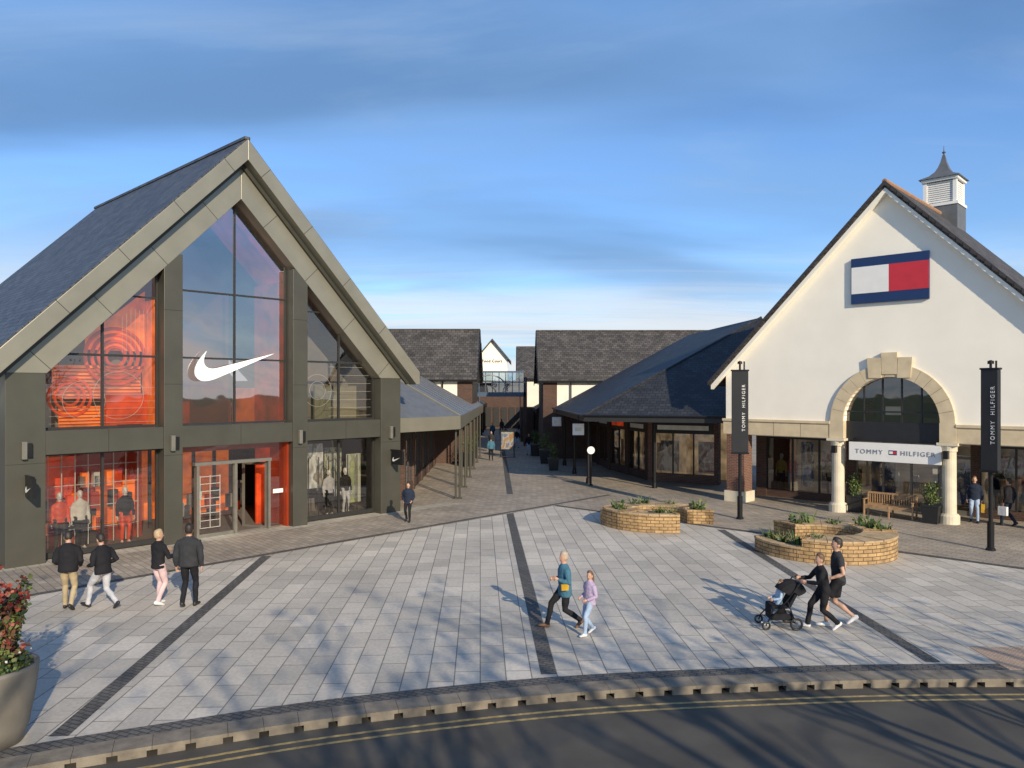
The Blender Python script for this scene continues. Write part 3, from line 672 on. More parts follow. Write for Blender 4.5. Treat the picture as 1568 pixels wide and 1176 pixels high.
# food court gable
fc=empty('food_court_gable'); b=MB()
X=-2.6; b.prism([(X-2.0,100,6.3),(X+2.0,100,6.3),(X+2.0,100,9.2),(X,100,11.6),(X-2.0,100,9.2)],(0,8,0),render_w); b.box(X-2.4,X+4.5,100.02,107.9,0,6.29,dkbrick)
for i in range(6): b.box(X-2.0+i*1.05,X-1.2+i*1.05,99.9,100,.3,2.8,frame)
for s_ in (-1,1): b.prism([(X,99.5,11.85),(X+s_*2.5,99.5,8.85),(X+s_*2.5,99.5,8.6),(X,99.5,11.6)],(0,9,0),slate_b)
b.box(X-2.4,X+4.5,99.3,100,5.9,6.3,blackp)
b.obj('gable_block',fc)
text('food_court_lettering','Food Court',.5,Matrix.Translation((X,99.9,8.9))@RX,plain('brown_letters',(.12,.08,.05),.6),fc,.02)
# footbridge
fb=empty('footbridge'); b=MB()
blu=plain('blue_steel',(.08,.12,.18),.4,.4); b.box(-3.6,1.2,68,70.5,4.45,4.85,blu); b.box(-3.6,1.2,67.95,68.02,5.7,5.8,greym); b.box(-3.6,1.2,67.95,68.02,6.6,6.75,blu)
for i in range(9): b.box(-3.6+i*.6,-3.53+i*.6,67.95,68.03,4.85,6.6,blu)
b.path([(-2.0-1.6*math.cos(a/10*math.pi),67.9,4.9+1.5*math.sin(a/10*math.pi)) for a in range(11)],.06,greym,6)
for x in (-3.7,1.2): b.box(x-.15,x+.15,68,70.5,0,6.8,dkbrick)
b.obj('bridge_structure',fb)
gg=MB(); gg.poly([(-3.6,68.05,4.85),(1.2,68.05,4.85),(1.2,68.05,6.6),(-3.6,68.05,6.6)],glass('bridge_glass',(.42,.55,.65),.2)); gg.obj('bridge_glazing',fb,recalc=False)
slate_shop('distant_slate_shop',-52,-33,44,52,7.2,10.2,1,roof=slate)
# ------------------------------------------------------------------ plants
lg=[plain('leaf_green',(.07,.12,.03),.6),plain('leaf_dark',(.035,.065,.02),.6),plain('leaf_yellow_green',(.16,.19,.05),.6)]
lr=[plain('leaf_red',(.26,.035,.025),.5),plain('leaf_scarlet',(.36,.07,.035),.5),plain('leaf_bronze',(.14,.06,.03),.55)]
bark=plain('bark',(.09,.07,.05),.9,0,.2,6,.6,20); soil=plain('soil',(.06,.045,.03),.95,0,.2,8,.6,30)
gold=brick('golden_walling',(.54,.35,.16),(.34,.22,.11),(.13,.09,.055),.3,.11,.012,bump=.9,stain=.45,sscale=2.5,rough=.9,smooth=.3)
goldc=plain('golden_coping',(.42,.3,.17),.85,0,.3,3,.4,30)
def stone_planter(name,c,Ro,Ri,segs,plants):
    e=empty(name,c); b=MB()
    for a0,a1,h,bed in segs:
        n=max(2,int((a1-a0)/9)); 
        for i in range(n):
            t0=math.radians(a0+(a1-a0)*i/n); t1=math.radians(a0+(a1-a0)*(i+1)/n)
            def pt(r,t_): return (r*math.cos(t_),r*math.sin(t_))
            rings=[(Ro,Ro-.28,h),(Ri+.22,Ri,h)] if bed else [(Ro,Ri,h)]
            for ra,rb_,hh in rings:
                b.prism([(*pt(ra,t0),0),(*pt(ra,t1),0),(*pt(rb_,t1),0),(*pt(rb_,t0),0)],(0,0,hh-.06),gold)
                jt=random.uniform(-.008,.008)
                b.prism([(*pt(ra+.02+jt,t0+.004),hh-.057),(*pt(ra+.02+jt,t1-.004),hh-.057),(*pt(rb_-.02,t1-.004),hh-.057),(*pt(rb_-.02,t0+.004),hh-.057)],(0,0,.055+jt),goldc)
            if bed: b.poly([(*pt(Ro-.27,t0),h-.12),(*pt(Ro-.27,t1),h-.12),(*pt(Ri+.2,t1),h-.12),(*pt(Ri+.2,t0),h-.12)],soil)
        for a in (a0,a1):
            if a1-a0<350:
                t_=math.radians(a); d=Vector((math.cos(t_),math.sin(t_),0)); n_=Vector((-d.y,d.x,0))*(.14 if a==a0 else -.14)
                b.prism([d*Ri,d*Ro,d*Ro+n_,d*Ri+n_],(0,0,h+.02),gold)
    o=b.obj('stone_walling',e)
    me=o.data; ul=me.uv_layers['UVMap']
    for p in me.polygons:
        if abs(p.normal.z)<.5:
            for li in p.loop_indices:
                v=me.vertices[me.loops[li].vertex_index].co
                an=math.atan2(v.y,v.x); 
                r_=math.hypot(v.x,v.y)
                if abs(p.normal.x*v.x+p.normal.y*v.y)/max(r_,.01)>.6: ul.data[li].uv=((an%(2*math.pi))*2.1,v.z)
    b=MB()
    for a,h,n,sz in plants:
        t_=math.radians(a); r_=(Ro+Ri)/2+random.uniform(-.1,.1); cpt=(r_*math.cos(t_),r_*math.sin(t_),h)
        b.leaves(cpt,(.26,.26,.2*sz),n,lg,.12*sz,1.6,.1)
        for q in range(14):
            a2=random.random()*6.28; p=Vector(cpt)+Vector((math.cos(a2)*.12,math.sin(a2)*.12,-.1)); tip=p+Vector((math.cos(a2)*.22,math.sin(a2)*.22,.4*sz*random.uniform(.6,1.1)))
            b.path([p,(p+tip)/2+Vector((0,0,.08)),tip],[.006,.01,.002],random.choice(lg),4)
    b.obj('planting',e,uv=False,recalc=False); return e
stone_planter('stone_planter',(5.45,28.6,0),2.1,1.15,[(-8,25,.5,True),(25,190,.5,False),(190,222,.66,True),(222,282,.66,True)],[(0,.5,60,1.2),(12,.5,50,1.3),(60,.5,20,.8),(95,.5,40,1.2),(110,.5,30,1),(195,.65,60,1.2),(210,.65,50,.9),(262,.62,60,1.1),(275,.6,40,1)])
stone_planter('stone_planter',(9.75,23.75,0),2.1,1.15,[(176,232,.42,True),(232,345,.68,False),(345,385,.7,True),(25,115,.6,False)],[(182,.4,60,1.2),(200,.4,50,1),(222,.4,50,1.3),(240,.62,30,.8),(350,.68,60,1.1),(365,.68,60,1.3),(380,.66,60,1.2),(55,.58,40,1),(85,.58,60,1.4),(100,.58,60,1.4)])
pt=empty('round_pot_planter',(-7.36,10.75,0)); b=MB()
potm=plain('grey_fibreglass',(.17,.155,.13),.55,0,.12,3,.1,30)
b.lathe([(.36,0),(.44,.25),(.52,.7),(.56,1.04),(.56,1.1),(.5,1.1),(.48,1.0),(.02,1.0)],(0,0,0),potm,40); b.obj('pot',pt,smooth=True)
b=MB()
for i in range(60):
    a=random.random()*6.28; r_=random.random()*.3; p=Vector((math.cos(a)*r_*.5,math.sin(a)*r_*.5,1.0)); tip=Vector((math.cos(a)*(r_+.22),math.sin(a)*(r_+.22),1.25+random.random()*1.15)); tip.x-=.1
    b.path([p,p.lerp(tip,.5)+Vector((0,0,.05)),tip],[.012,.008,.004],bark,5)
    for q in range(6):
        b.leaves(p.lerp(tip,.35+.13*q),(.09,.09,.1),11,(lr if q>3 and random.random()<.65 else [lr[2],lg[0],lg[1],lg[2]]),.075,1,.2)
b.leaves((0,0,1.12),(.55,.55,.16),520,lg,.07); 
flw=plain('small_flowers',(.6,.45,.3),.6); b.leaves((0,0,1.22),(.52,.52,.16),70,[flw,plain('white_flowers',(.7,.68,.7),.6)],.04)
b.obj('red_shrub',pt,uv=False,recalc=False)
def pot_shrub(loc,s=1,rz=0):
    e=empty('square_pot_shrub',loc,rz); b=MB(); q=.26*s; 
    b.prism([(-q*.8,-q*.8,0),(q*.8,-q*.8,0),(q*.8,q*.8,0),(-q*.8,q*.8,0)],(0,0,.02),black)
    bb=len(b.v); 
    for zz_,rr in ((.02,.8),(.55*s,1.0)):
        for sx,sy in ((-1,-1),(1,-1),(1,1),(-1,1)): b.v.append((sx*q*rr,sy*q*rr,zz_))
    i=b.mi(blackp)
    for s_ in range(4): b.f.append((bb+s_,bb+(s_+1)%4,bb+4+(s_+1)%4,bb+4+s_)); b.fm.append(i)
    b.box(-q-.02,q+.02,-q-.02,q+.02,.55*s,.6*s,blackp); b.obj('pot',e)
    b=MB(); b.path([(0,0,.5*s),(.02,0,.9*s)],.02,bark,5)
    for i in range(5): b.leaves((random.uniform(-.12,.12)*s,random.uniform(-.12,.12)*s,(.72+.12*i)*s),(.24*s,.24*s,.16*s),120,lg,.07)
    b.obj('shrub',e,uv=False,recalc=False)
def tl_(u,y): return D+Vector((u*.721+y*.693,-u*.693+y*.721,0))
pot_shrub(tl_(4.95,.55),1.15,TA); pot_shrub(tl_(8.0,-.25),1.15,TA)
pot_shrub((-2.9,50,0),1.5); pot_shrub((-2.9,56,0),1.5); pot_shrub((2.3,52,0),1.6); pot_shrub((1.8,58,0),1.5); pot_shrub((2.6,47.5,0),1.3)
bn=empty('wooden_bench',tl_(6.45,.15),TA); b=MB()
for i in range(5): b.box(-.9,.9,-.42+i*.1,-.34+i*.1,.42,.45,wood)
for i in range(19): b.box(-.84+i*.09,-.8+i*.09,.06,.085,.5,.86,wood)
b.box(-.9,.9,.05,.1,.86,.94,wood); b.box(-.9,.9,.05,.1,.44,.5,wood); b.box(-.9,.9,-.44,-.4,.34,.42,wood)
for x in (-.92,0,.86):
    b.box(x,x+.06,-.45,-.39,0,.44 if x==0 else .66,wood); b.box(x,x+.06,.04,.1,0,.9,wood)
    if x!=0: b.box(x-.01,x+.07,-.48,.06,.66,.69,wood)
b.obj('bench_frame',bn,bevel=.006)
def banner(loc,rz,zt,z0,z1,wd,txt=True):
    e=empty('banner_post',loc,rz); b=MB()
    b.path([(0,0,0),(0,0,.9)],[.1,.1],black,14); b.path([(0,0,.9),(0,0,zt-.35)],[.065,.06],black,12); b.path([(-.0,0,zt-.4),(0,0,zt)],.04,black,10)
    b.path([(.16,0,z1-.1),(.16,0,zt-.02)],.03,black,8); b.lathe([(.14,0),(.14,.06),(.1,.1)],(0,0,0),black,14)
    b.lathe([(.09,0),(.09,.1)],(0,0,zt-.12),black,12)
    b.obj('post',e); b=MB()
    b.box(-wd/2,wd/2,-.1,.1,z0,z1,blackp); b.box(-wd/2-.03,wd/2+.03,-.12,.12,z1,z1+.06,black); b.box(-wd/2-.03,wd/2+.03,-.12,.12,z0-.06,z0,black)
    b.obj('panel',e,bevel=.01)
    if txt:
        text('panel_lettering','TOMMY  HILFIGER',.17,Matrix.Translation((wd*.22,-.108,(z0+z1)/2+.15))@RX@Matrix.Rotation(math.radians(90),4,'Z'),white,e,.004,track=1.35)
banner(G(1133,795),math.radians(-14),6.15,2.6,5.75,.62)
banner(G(1517,843),math.radians(-58),5.95,2.5,5.65,.5)
e=empty('round_sign_post',(4.15,39.9,0)); b=MB(); b.path([(0,0,0),(0,0,2.0)],.05,black,8)
b.lathe([(.12,0),(.12,.05),(.05,.08)],(0,0,0),black,12)
pts=[(.2*math.cos(a*math.pi/12),-.09,1.86+.2*math.sin(a*math.pi/12)) for a in range(24)]; b.prism(pts,(0,.04,0),white); b.obj('sign_disc',e)
for x,y,z in ((3.5,40,3.0),(2.95,50,3.0)):
    e=empty('hanging_sign',(x,y,0)); b=MB(); b.box(-.3,.3,-.04,.04,z-.35,z+.25,white); b.box(-.02,.02,-.02,.02,z+.25,z+.75,black); b.box(-.18,.18,-.045,-.04,z-.15,z+.05,lightint); b.obj('sign_panel',e)
e=empty('display_sign_stand',G(777,700)); b=MB()
for x in (-.5,.5): b.box(x-.04,x+.04,-.04,.04,0,2.0,black)
b.box(-.46,.46,-.03,.03,.6,1.9,blotch('map_poster',((.3,.08,.05),(.07,.13,.2),(.3,.3,.27),(.25,.14,.06)),3.0,.05)); b.box(-.5,.5,-.05,.05,1.9,2.0,black); b.box(-.6,.6,-.25,.25,0,.06,black); b.obj('stand',e)
# ------------------------------------------------------------------ people
skinm=plain('skin',(.5,.3,.21),.55,0,.06,10); hairs={}
def ik(a,b,l1,l2,pole):
    d=b-a; L=min(d.length,(l1+l2)*.999); dn=d.normalized(); x=(l1*l1-l2*l2+L*L)/(2*L); h_=math.sqrt(max(0,l1*l1-x*x))
    p=pole-dn*pole.dot(dn); p.normalize(); return a+dn*x+p*h_, a+dn*L
def person(name,loc,rot,H=1.75,top=None,bot=None,hair=None,shoe=None,feet=((-.1,.0,0),(.1,0,0)),hands=None,lean=0,yaw=0,coat=-.06,longhair=False,shorts=False,tee=False,bulk=1.0,vox=.017,pz=None,nod=0,skinmat=None,parent=None,extra=None):
    s=H/1.75; sk=skinmat or skinm; parts=[]
    an=[]
    for x,y,p in feet:
        lift=.15*math.sin(p) if p>0 else .06*math.sin(-p); an.append(Vector((x,y+( .03 if p>0 else 0),.085+lift)))
    if pz is None:
        d=max(abs(f[1]) for f in feet); hz_=.085+math.sqrt(.86**2-d*d)-.01
    else: hz_=pz
    P=Vector((0,0,hz_)); X1=Vector((1,0,0))
    def up(z,y=0,x=0): return Vector((x,y+lean*z,hz_+z*math.cos(lean)))
    bw=bulk
    parts.append((top,[(up(coat),.17*bw,.125*bw),(up(coat+.03),.182*bw,.135*bw),(up(.14),.165*bw,.125*bw),(up(.3),.185*bw,.13*bw),(up(.42),.2*bw,.125*bw),(up(.5),.165*bw,.095*bw),(up(.55),.09,.08),(up(.57),.07,.07)],X1))
    parts.append((bot,[(up(-.08),.13,.11),(up(0),.165,.125),(up(.1),.15,.11)],X1))
    parts.append((sk,[(up(.5),.055,.055),(up(.64,.01),.052,.055)],X1))
    hp=up(.6); RM=Matrix.Rotation(yaw,3,'Z')@Matrix.Rotation(-nod,3,'X')
    def hd(x,y,z): return hp+RM@Vector((x,y,z))
    HX=RM@X1
    parts.append((sk,[(hd(0,.045,-.015),.03,.035),(hd(0,.03,.01),.05,.062),(hd(0,.015,.05),.066,.083),(hd(0,.005,.1),.074,.094),(hd(0,0,.15),.073,.092),(hd(0,-.005,.2),.055,.07),(hd(0,-.005,.225),.02,.03)],HX))
    parts.append((sk,[(hd(0,.095,.11),.01,.01),(hd(0,.112,.07),.016,.016),(hd(0,.09,.06),.012,.01)],HX))
    for sg in (-1,1): parts.append((sk,[(hd(sg*.078,0,.055),.008,.012),(hd(sg*.082,-.005,.08),.012,.02),(hd(sg*.08,-.005,.11),.008,.012)],HX))
    hr=[(hd(0,-.05,.03),.05,.045),(hd(0,-.035,.08),.079,.075),(hd(0,-.02,.14),.083,.092),(hd(0,-.004,.19),.078,.09),(hd(0,.0,.225),.06,.07),(hd(0,-.005,.245),.02,.03)]
    parts.append((hair,hr,HX))
    if longhair: parts.append((hair,[(hd(0,-.05,.15),.09,.06),(hd(0,-.07,.03),.1,.055),(hd(0,-.085,-.1),.1,.05),(hd(0,-.1,-.22),.06,.03)],HX))
    for i,sg in ((0,-1),(1,1)):
        hipj=Vector((sg*.09,0,hz_)); kn,ak=ik(hipj,an[i],.43,.44,Vector((sg*.05,1,.2))); p=feet[i][2]
        th=(hipj*.45+kn*.55)
        if shorts:
            parts.append((bot,[(hipj+Vector((0,0,.05)),.1,.11),(th,.1,.105),(kn.lerp(hipj,.22),.095,.1)],X1))
            parts.append((sk,[(th,.07,.075),(kn,.052,.055),(kn.lerp(ak,.35)+Vector((0,-.015,0)),.052,.056),(kn.lerp(ak,.75),.036,.038),(ak,.033,.038)],X1))
        else:
            parts.append((bot,[(hipj+Vector((0,0,.05)),.088,.1),(th,.082,.09),(kn,.06,.066),(kn.lerp(ak,.35)+Vector((0,-.015,0)),.06,.066),(kn.lerp(ak,.85),.05,.055),(ak+Vector((0,0,-.01)),.05,.058)],X1))
        fd=Vector((sg*.12,math.cos(p),-math.sin(p))).normalized(); upv=Vector((0,math.sin(p),math.cos(p)))
        parts.append((shoe,[(ak-fd*.075-upv*.045,.028,.03),(ak-fd*.05-upv*.04,.038,.045),(ak+fd*.03-upv*.035,.043,.05),(ak+fd*.11-upv*.05,.047,.036),(ak+fd*.17-upv*.058,.042,.027),(ak+fd*.2-upv*.06,.025,.018)],X1))
    hd_=hands or ((-.25,.06,.86),(.25,.02,.86)); wr=[]
    for i,sg in ((0,-1),(1,1)):
        sj=up(.46,0,sg*.185*min(bw,1.12)); hv=Vector(hd_[i]); el,wj=ik(sj,hv,.29,.255,Vector((sg*.35,-1,-.1)))
        if tee:
            parts.append((top,[(sj+Vector((-sg*.03,0,.01)),.06,.06),(sj.lerp(el,.55),.06,.06)],sj.cross(el)))
            parts.append((sk,[(sj.lerp(el,.4),.046,.046),(el,.04,.04),(el.lerp(wj,.3),.041,.041),(wj,.026,.026)],sj.cross(el)))
        else:
            parts.append((top,[(sj+Vector((-sg*.04,0,.0)),.07*bw,.07*bw),(sj.lerp(el,.5),.062*bw,.062*bw),(el,.052*bw,.052*bw),(el.lerp(wj,.4),.05*bw,.05*bw),(wj,.038,.038)],Vector((sg,.3,0))))
        wr.append((el,wj,sg))
    V=[];Fc=[];nseg=14; segs=[]
    for lab,rg,side in parts:
        base=len(V); pc=[r_[0] for r_ in rg]
        for k_,(cc,ra,rb) in enumerate(rg):
            tt=(pc[min(k_+1,len(pc)-1)]-pc[max(k_-1,0)]).normalized(); a=side-tt*side.dot(tt)
            if a.length<1e-3: a=tt.orthogonal()
            a.normalize(); c_=tt.cross(a)
            for j_ in range(nseg):
                w_=2*math.pi*j_/nseg; V.append(cc+a*ra*math.cos(w_)+c_*rb*math.sin(w_))
        for k_ in range(len(rg)-1):
            for j_ in range(nseg): Fc.append((base+k_*nseg+j_,base+k_*nseg+(j_+1)%nseg,base+(k_+1)*nseg+(j_+1)%nseg,base+(k_+1)*nseg+j_))
            segs.append((lab,rg[k_],rg[k_+1],side))
        Fc.append(tuple(reversed(range(base,base+nseg)))); e0=base+(len(rg)-1)*nseg; Fc.append(tuple(range(e0,e0+nseg)))
    me=bpy.data.meshes.new('tmp'); me.from_pydata([tuple(v) for v in V],[],Fc)
    to=bpy.data.objects.new('tmp',me); COL.objects.link(to)
    md=to.modifiers.new('r','REMESH'); md.mode='VOXEL'; md.voxel_size=vox
    ms=to.modifiers.new('s','SMOOTH'); ms.factor=.5; ms.iterations=1
    bpy.context.view_layer.update()
    rm=bpy.data.meshes.new_from_object(to.evaluated_get(bpy.context.evaluated_depsgraph_get())); bpy.data.objects.remove(to)
    co=np.empty(len(rm.vertices)*3); rm.vertices.foreach_get('co',co); co=co.reshape(-1,3)
    fc=np.empty(len(rm.polygons)*3); rm.polygons.foreach_get('center',fc); fc=fc.reshape(-1,3)
    best=np.full(len(fc),1e9); lab_i=np.zeros(len(fc),int); b=MB()
    for lab,r0,r1,side in segs:
        a=np.array(r0[0]); d=np.array(r1[0])-a; L=np.linalg.norm(d)+1e-9; dn=d/L
        tpar=(fc-a)@dn; tcl=np.clip(tpar/L,0,1); axd=np.maximum(0,np.maximum(-tpar,tpar-L))
        sd=np.array(side); sd=sd-dn*(sd@dn); sd=sd/(np.linalg.norm(sd)+1e-9); fr=np.cross(dn,sd)
        rel=fc-(a+np.outer(tcl*L,dn)); ra=r0[1]+(r1[1]-r0[1])*tcl; rb=r0[2]+(r1[2]-r0[2])*tcl
        q=np.sqrt(((rel@sd)/ra)**2+((rel@fr)/rb)**2); dd=np.sqrt((np.maximum(q-1,0)*np.minimum(ra,rb))**2+axd**2)+np.minimum(q-1,0)*np.minimum(ra,rb)*(axd<=0)
        mk=dd<best; best[mk]=dd[mk]; lab_i[mk]=b.mi(lab)
    nz=np.sin(co[:,2]*38+np.sin(co[:,0]*17+co[:,1]*11)*2.2)*.0035+np.sin(co[:,2]*21+co[:,1]*30)*.003
    hmask=(co[:,2]<hz_+.5)&(co[:,2]>.12)
    rad=co.copy(); rad[:,2]=0; rad/= (np.linalg.norm(rad,axis=1,keepdims=True)+1e-6)
    co=co+rad*(nz*hmask)[:,None]
    b.v=[tuple(c_) for c_ in co]; b.f=[tuple(p.vertices) for p in rm.polygons]; b.fm=lab_i.tolist(); bpy.data.meshes.remove(rm)
    for el,wj,sg in wr:
        f=(wj-el).normalized(); pn=Vector((-sg,0,0)); pn=(pn-f*pn.dot(f)); pn=pn.normalized() if pn.length>.05 else Vector((0,0,-1)); ac_=f.cross(pn).normalized()
        if ac_.y<0 and abs(ac_.y)>.3: ac_=-ac_
        base=len(b.v); i_=b.mi(sk)
        for tt,wa,wb in ((-.03,.024,.02),(.02,.03,.017),(.06,.04,.015),(.09,.038,.012)):
            cc=wj+f*tt
            for j_ in range(8):
                w_=2*math.pi*j_/8; b.v.append(tuple(cc+ac_*wa*math.cos(w_)+pn*wb*math.sin(w_)))
        for k_ in range(3):
            for j_ in range(8): b.f.append((base+k_*8+j_,base+k_*8+(j_+1)%8,base+(k_+1)*8+(j_+1)%8,base+(k_+1)*8+j_)); b.fm.append(i_)
        b.f.append(tuple(range(base+24,base+32))); b.fm.append(i_)
        for q,(o_,ln) in enumerate(((.03,.072),(.01,.08),(-.01,.075),(-.029,.058))):
            p0=wj+f*.08+ac_*o_; p1=p0+(f*.85+pn*.35).normalized()*ln*.45; p2=p1+(f*.5+pn*.8).normalized()*ln*.32; p3=p2+(f*.1+pn).normalized()*ln*.25
            b.path([p0,p1,p2,p3],[.0095,.009,.008,.0065],sk,6)
        p0=wj+f*.03+ac_*.028; p1=p0+(f*.6+ac_*.7+pn*.3).normalized()*.04; p2=p1+(f*.9+pn*.4).normalized()*.032; b.path([p0,p1,p2],[.013,.011,.008],sk,6)
    for sg in (-1,1): b.lathe([(.003,-.006),(.011,0),(.003,.006)],hd(sg*.03,.088,.1),joint,6)
    mc=hd(0,.09,.03); b.path([mc-HX*.022,mc+HX*.022],.006,crim,5)
    b.v=[(x*s,y*s,z*s) for x,y,z in b.v]
    o=b.obj(name,parent,smooth=True,uv=False,recalc=False); o.location=loc; o.rotation_euler=(0,0,rot); return o
def cloth(n,c,b_=.5,sc=14): return plain('cloth_'+n,c,.85,0,.15,5,b_,sc,spec=.2)
blk=cloth('black',(.016,.016,.019)); chc=cloth('charcoal',(.035,.036,.04)); kh=cloth('khaki',(.42,.33,.2)); lgy=cloth('light_grey',(.45,.45,.47)); pnk=cloth('pale_pink',(.62,.45,.45)); nvy=cloth('navy',(.02,.028,.05)); teal=cloth('teal_puffer',(.06,.16,.23),1,24); lil=cloth('lilac',(.42,.34,.48),1,20); den=cloth('light_denim',(.33,.43,.58)); bbl=cloth('baby_blue',(.35,.47,.62)); mus=cloth('mustard_bag',(.5,.3,.03)); whb=cloth('white_bag',(.75,.73,.7))
pinkc=cloth('rose',(.45,.12,.2)); yelc=cloth('ochre',(.5,.36,.08)); crmc=cloth('cream',(.6,.55,.45)); manq=plain('mannequin_white',(.6,.58,.54),.4)
shw=plain('shoe_white',(.7,.7,.7),.5); shb=plain('shoe_black',(.02,.02,.02),.5); shbr=plain('shoe_brown',(.16,.08,.04),.6)
hb_=plain('hair_dark',(.025,.017,.012),.5,bump=.4,bscale=60); hbl=plain('hair_blonde',(.42,.31,.18),.5,bump=.4,bscale=60); hbr=plain('hair_brown',(.13,.07,.035),.5,bump=.4,bscale=60); hgb=plain('hair_grey_blonde',(.4,.33,.25),.5)
R_=math.radians
person('walking_man',G(104,934),R_(15),1.80,blk,kh,hb_,shb,((-.1,.16,0),(.1,-.2,.5)),((-.2,.2,.98),(.22,.15,.95)),.06,.4,bulk=1.15,nod=.4)
person('walking_man',G(158,932),R_(65),1.80,blk,lgy,hb_,shb,((-.09,.38,-.25),(.09,-.36,.6)),((-.2,.22,.98),(.22,.16,.96)),.1,.0,bulk=1.08,nod=.3)
person('walking_woman',G(242,927),R_(-25),1.76,blk,pnk,hbl,shw,((-.09,.1,0),(.09,-.12,.3)),((-.12,.3,1.2),(.2,.3,1.15)),.03,-.5,bulk=1.0)
person('walking_man',G(289,930),R_(5),1.92,chc,blk,hb_,shb,((-.1,-.12,.35),(.1,.12,0)),((-.27,.05,.86),(.28,-.05,.88)),.02,.3,bulk=1.2)
wo=person('walking_woman',G(865,961),R_(105),1.68,teal,blk,hgb,shbr,((-.09,-.36,.6),(.09,.38,-.2)),((-.2,.22,1.12),(.18,.2,1.05)),.04,.2,coat=-.14,bulk=1.1)
b=MB()
b.prism([(-.24,.02,.86),(-.24,.17,.86),(-.25,.18,.99),(-.25,.01,.99)],(-.05,0,0),mus); b.path([(-.27,.02,1.0),(-.18,-.03,1.2),(.02,-.02,1.42)],.012,mus,5); b.obj('shoulder_bag',wo)
person('girl',G(903,972),R_(120),1.32,lil,den,hbr,shw,((-.09,.22,-.1),(.09,-.2,.5)),((-.16,.2,1.0),(.17,.18,1.0)),0,.5,coat=-.08,longhair=True,bulk=1.1)
person('far_pedestrian',G(625,799),R_(175),1.5,nvy,blk,hb_,shb,((-.09,.12,0),(.09,-.12,.4)),((-.2,.15,.95),(.2,.15,.95)),0,0,coat=-.12,bulk=1.15)
person('walking_man_in_shorts',G(1284,958),R_(80),1.93,chc,blk,hb_,shw,((-.1,.25,-.1),(.1,-.33,.6)),((-.2,.2,.95),(.25,-.1,.9)),.05,.1,shorts=True,tee=True,bulk=.98)
person('woman_pushing_stroller',G(1262,963),R_(88),1.64,blk,blk,hbr,shw,((-.09,-.3,.55),(.09,.34,-.15)),((-.2,.46,1.1),(.2,.46,1.1)),.16,.1)
s1=person('shopper',G(1492,800),R_(150),1.75,nvy,den,hbr,shb,((-.1,.12,0),(.1,-.12,.4)),bulk=1.1)
s2=person('shopper',G(1545,806),R_(30),1.78,blk,nvy,hb_,shb,((-.1,.2,0),(.1,-.2,.5)),bulk=1.15)
for s_,cm in ((s1,mus),(s2,whb)):
    b=MB(); b.prism([(-.33,-.08,.42),(-.33,.22,.42),(-.33,.22,.74),(-.33,-.08,.74)],(.12,0,0),cm); b.torus((-.27,.07,.76),(1,0,0),.08,.008,blk,16,4); b.obj('carrier_bag',s_)
for i,(x,y,r_) in enumerate(((-1.7,62,170),(-.6,70,10),(.4,66,200),(-2.0,78,0),(.9,80,180),(-1.2,88,20),(1.3,58.5,185),(-1.5,54,5))):
    person('distant_shopper',(x,y,0),R_(r_),1.7,random.choice((blk,nvy,chc,teal)),random.choice((blk,nvy,den)),hb_,shb,((-.1,.18,0),(.1,-.18,.5)),vox=.03)
for u,y,tp,bt in ((.7,2.95,yelc,nvy),(1.2,3.0,pinkc,den),(3.0,2.95,crmc,nvy),(9.5,2.95,nvy,crmc),(10.9,3.0,crmc,den),(11.9,2.95,redl,nvy)):
    person('mannequin',tl_(u,y),TA+R_(180),1.8,tp,bt,manq,manq,vox=.03,skinmat=manq).location.z=.2
def nl_(u,y): return A+Vector((u*.684-y*.730,u*.730+y*.684,0))
for u,y,tp,bt in ((1.7,1.2,redl,darkint),(2.3,1.3,lightint,blk),(3.6,1.2,blk,redl),(11.2,1.05,lgy,blk),(12.0,1.1,blk,lgy)):
    person('mannequin',nl_(u,y),NA+R_(180),1.8,tp,bt,manq,manq,vox=.03,skinmat=manq).location.z=.05
# ------------------------------------------------------------------ stroller (faces local +Y)
se=empty('baby_stroller',G(1192,960),R_(90)); b=MB()
for x in (-.24,.24):
    b.path([(x,-.48,1.02),(x,-.38,1.0),(x,-.1,.62),(x,.3,.2)],.014,black,8)
    b.path([(x,-.1,.62),(x,-.28,.14)],.014,black,8); b.path([(x,-.28,.16),(x,.3,.18)],.01,black,6)
    b.torus((x+(.03 if x>0 else -.03),-.28,.14),(1,0,0),.115,.024,blackp,24,8); b.torus((x,.34,.1),(1,0,0),.075,.022,blackp,20,8)
    for q in range(6):
        a=q*math.pi/3; b.path([(x+(.03 if x>0 else -.03),-.28,.14),(x+(.03 if x>0 else -.03),-.28+.11*math.cos(a),.14+.11*math.sin(a))],.006,greym,4)
        b.path([(x,.34,.1),(x,.34+.07*math.cos(a),.1+.07*math.sin(a))],.006,greym,4)
    b.path([(x,.3,.2),(x,.34,.1)],.014,black,6)
b.path([(-.24,-.48,1.02),(.24,-.48,1.02)],.02,black,10); b.path([(-.27,-.28,.14),(.27,-.28,.14)],.01,black,6); b.path([(-.24,.3,.36),(.24,.3,.36)],.012,black,6)
b.obj('frame',se,smooth=True)
b=MB()
b.box(-.2,.2,-.12,.2,.44,.5,blk); M=Matrix.Translation((0,-.14,.46))@Matrix.Rotation(R_(28),4,'X'); b.box(-.2,.2,-.04,.02,0,.52,blk,M); b.box(-.18,.18,.18,.22,.2,.48,blk); b.box(-.2,.2,-.22,.2,.2,.24,blk); b.box(-.2,-.19,-.2,.2,.24,.34,blk); b.box(.19,.2,-.2,.2,.24,.34,blk)
n1,n2=10,8; base=len(b.v); hi=b.mi(blk)
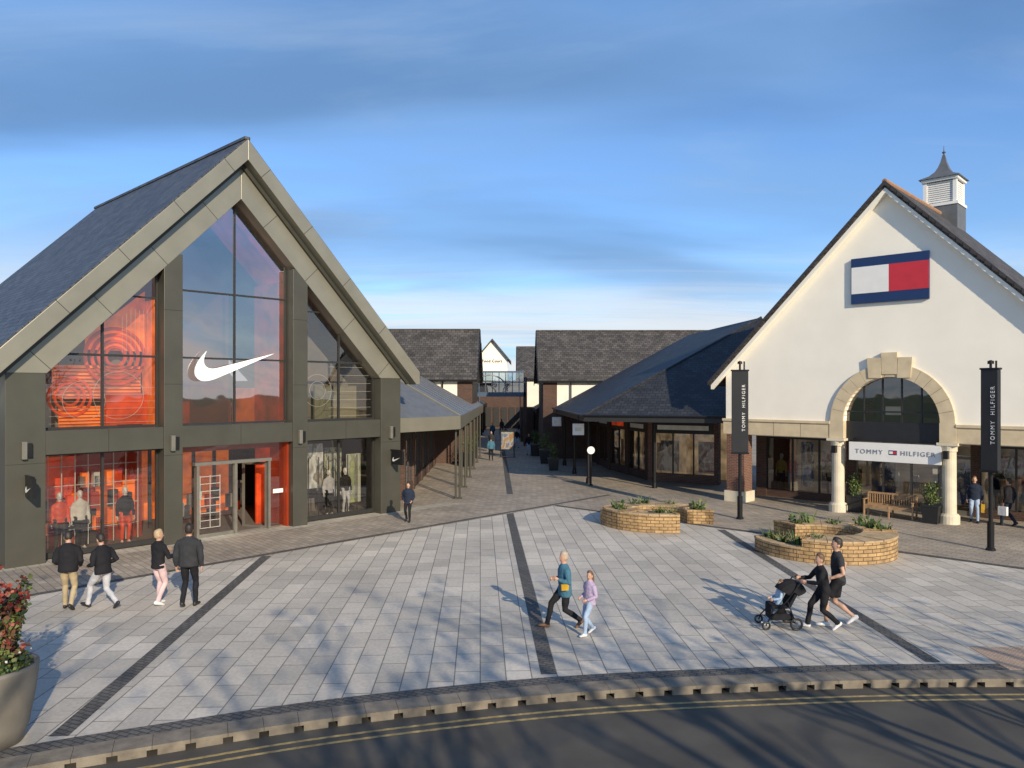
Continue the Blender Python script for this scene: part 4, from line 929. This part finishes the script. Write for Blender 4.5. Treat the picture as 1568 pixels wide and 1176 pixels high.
for i in range(n1+1):
    a=math.radians(20+130*i/n1)
    for j_ in range(n2+1):
        c_=math.pi*j_/n2; b.v.append((-.23*math.cos(c_),-.24-.36*math.cos(a)*(.25+.75*math.sin(c_)),.62+.36*math.sin(a)*(.35+.65*math.sin(c_))+.04))
for i in range(n1):
    for j_ in range(n2): b.f.append((base+i*(n2+1)+j_,base+i*(n2+1)+j_+1,base+(i+1)*(n2+1)+j_+1,base+(i+1)*(n2+1)+j_)); b.fm.append(hi)
b.obj('seat_and_hood',se,smooth=False,recalc=False)
person('toddler',(0,.0,0),0,1.0,bbl,bbl,hbr,shw,((-.1,.42,-.2),(.1,.44,-.2)),((-.16,.25,1.05),(.16,.25,1.05)),-.15,0,pz=.93,vox=.02,parent=se)
# ------------------------------------------------------------------ bare winter trees across the road (behind the camera)
def tree(loc,h_,seed,leafn=3):
    rnd=random.Random(seed); e=empty('street_tree',loc); b=MB(); lv=MB()
    def grow(p,d,L,r_,lev):
        pts=[p]; rr=[r_]; q=p.copy(); dd=d.copy(); n=4
        for i in range(n):
            dd=(dd+Vector((rnd.gauss(0,.12),rnd.gauss(0,.12),rnd.gauss(0,.06)+.03))).normalized(); q=q+dd*L/n; pts.append(q.copy()); rr.append(r_*(1-.42*(i+1)/n))
        b.path(pts,rr,bark,6 if lev<2 else 4,False)
        if lev>=3: 
            lv.leaves(q,(.5,.5,.4),leafn,lg,.2); return
        for i in range(5 if lev==0 else 3):
            k_=rnd.randint(2,n) if i else n; a=rnd.random()*6.28; sp_=rnd.uniform(.4,.9)
            nd=(dd*math.cos(sp_)+Vector((math.cos(a),math.sin(a),rnd.uniform(-.1,.5)))*math.sin(sp_)).normalized()
            grow(pts[k_],nd,L*rnd.uniform(.6,.85),rr[k_]*.72,lev+1)
    grow(Vector((0,0,-.1)),Vector((0,0,1)),h_*.34,h_*.021,0)
    b.obj('trunk_and_branches',e,uv=False,recalc=False); lv.obj('leaves',e,uv=False,recalc=False)
for i,(x,y,h_) in enumerate(((10.5,3.0,8.5),(16,3.4,9.5),(4.5,-5,13.5),(-3.5,-6,13.5),(11,-5,14.5),(22,2,10),(-10,-7,12))): tree((x,y,0),h_,40+i)
# ------------------------------------------------------------------ camera
cd=bpy.data.cameras.new('camera'); cam=bpy.data.objects.new('camera',cd); COL.objects.link(cam); SC.camera=cam
cam.location=(0,0,CH); cam.rotation_euler=(math.radians(90),0,0); cd.sensor_width=36; cd.lens=36*F/1568; cd.shift_y=-(588-HZ)/1568; cd.clip_end=1500; cd.clip_start=.1
SC.view_settings.view_transform='Standard'; SC.view_settings.look='None'; SC.view_settings.exposure=0
print('faces',sum(len(o.data.polygons) for o in bpy.data.objects if o.type=='MESH'))
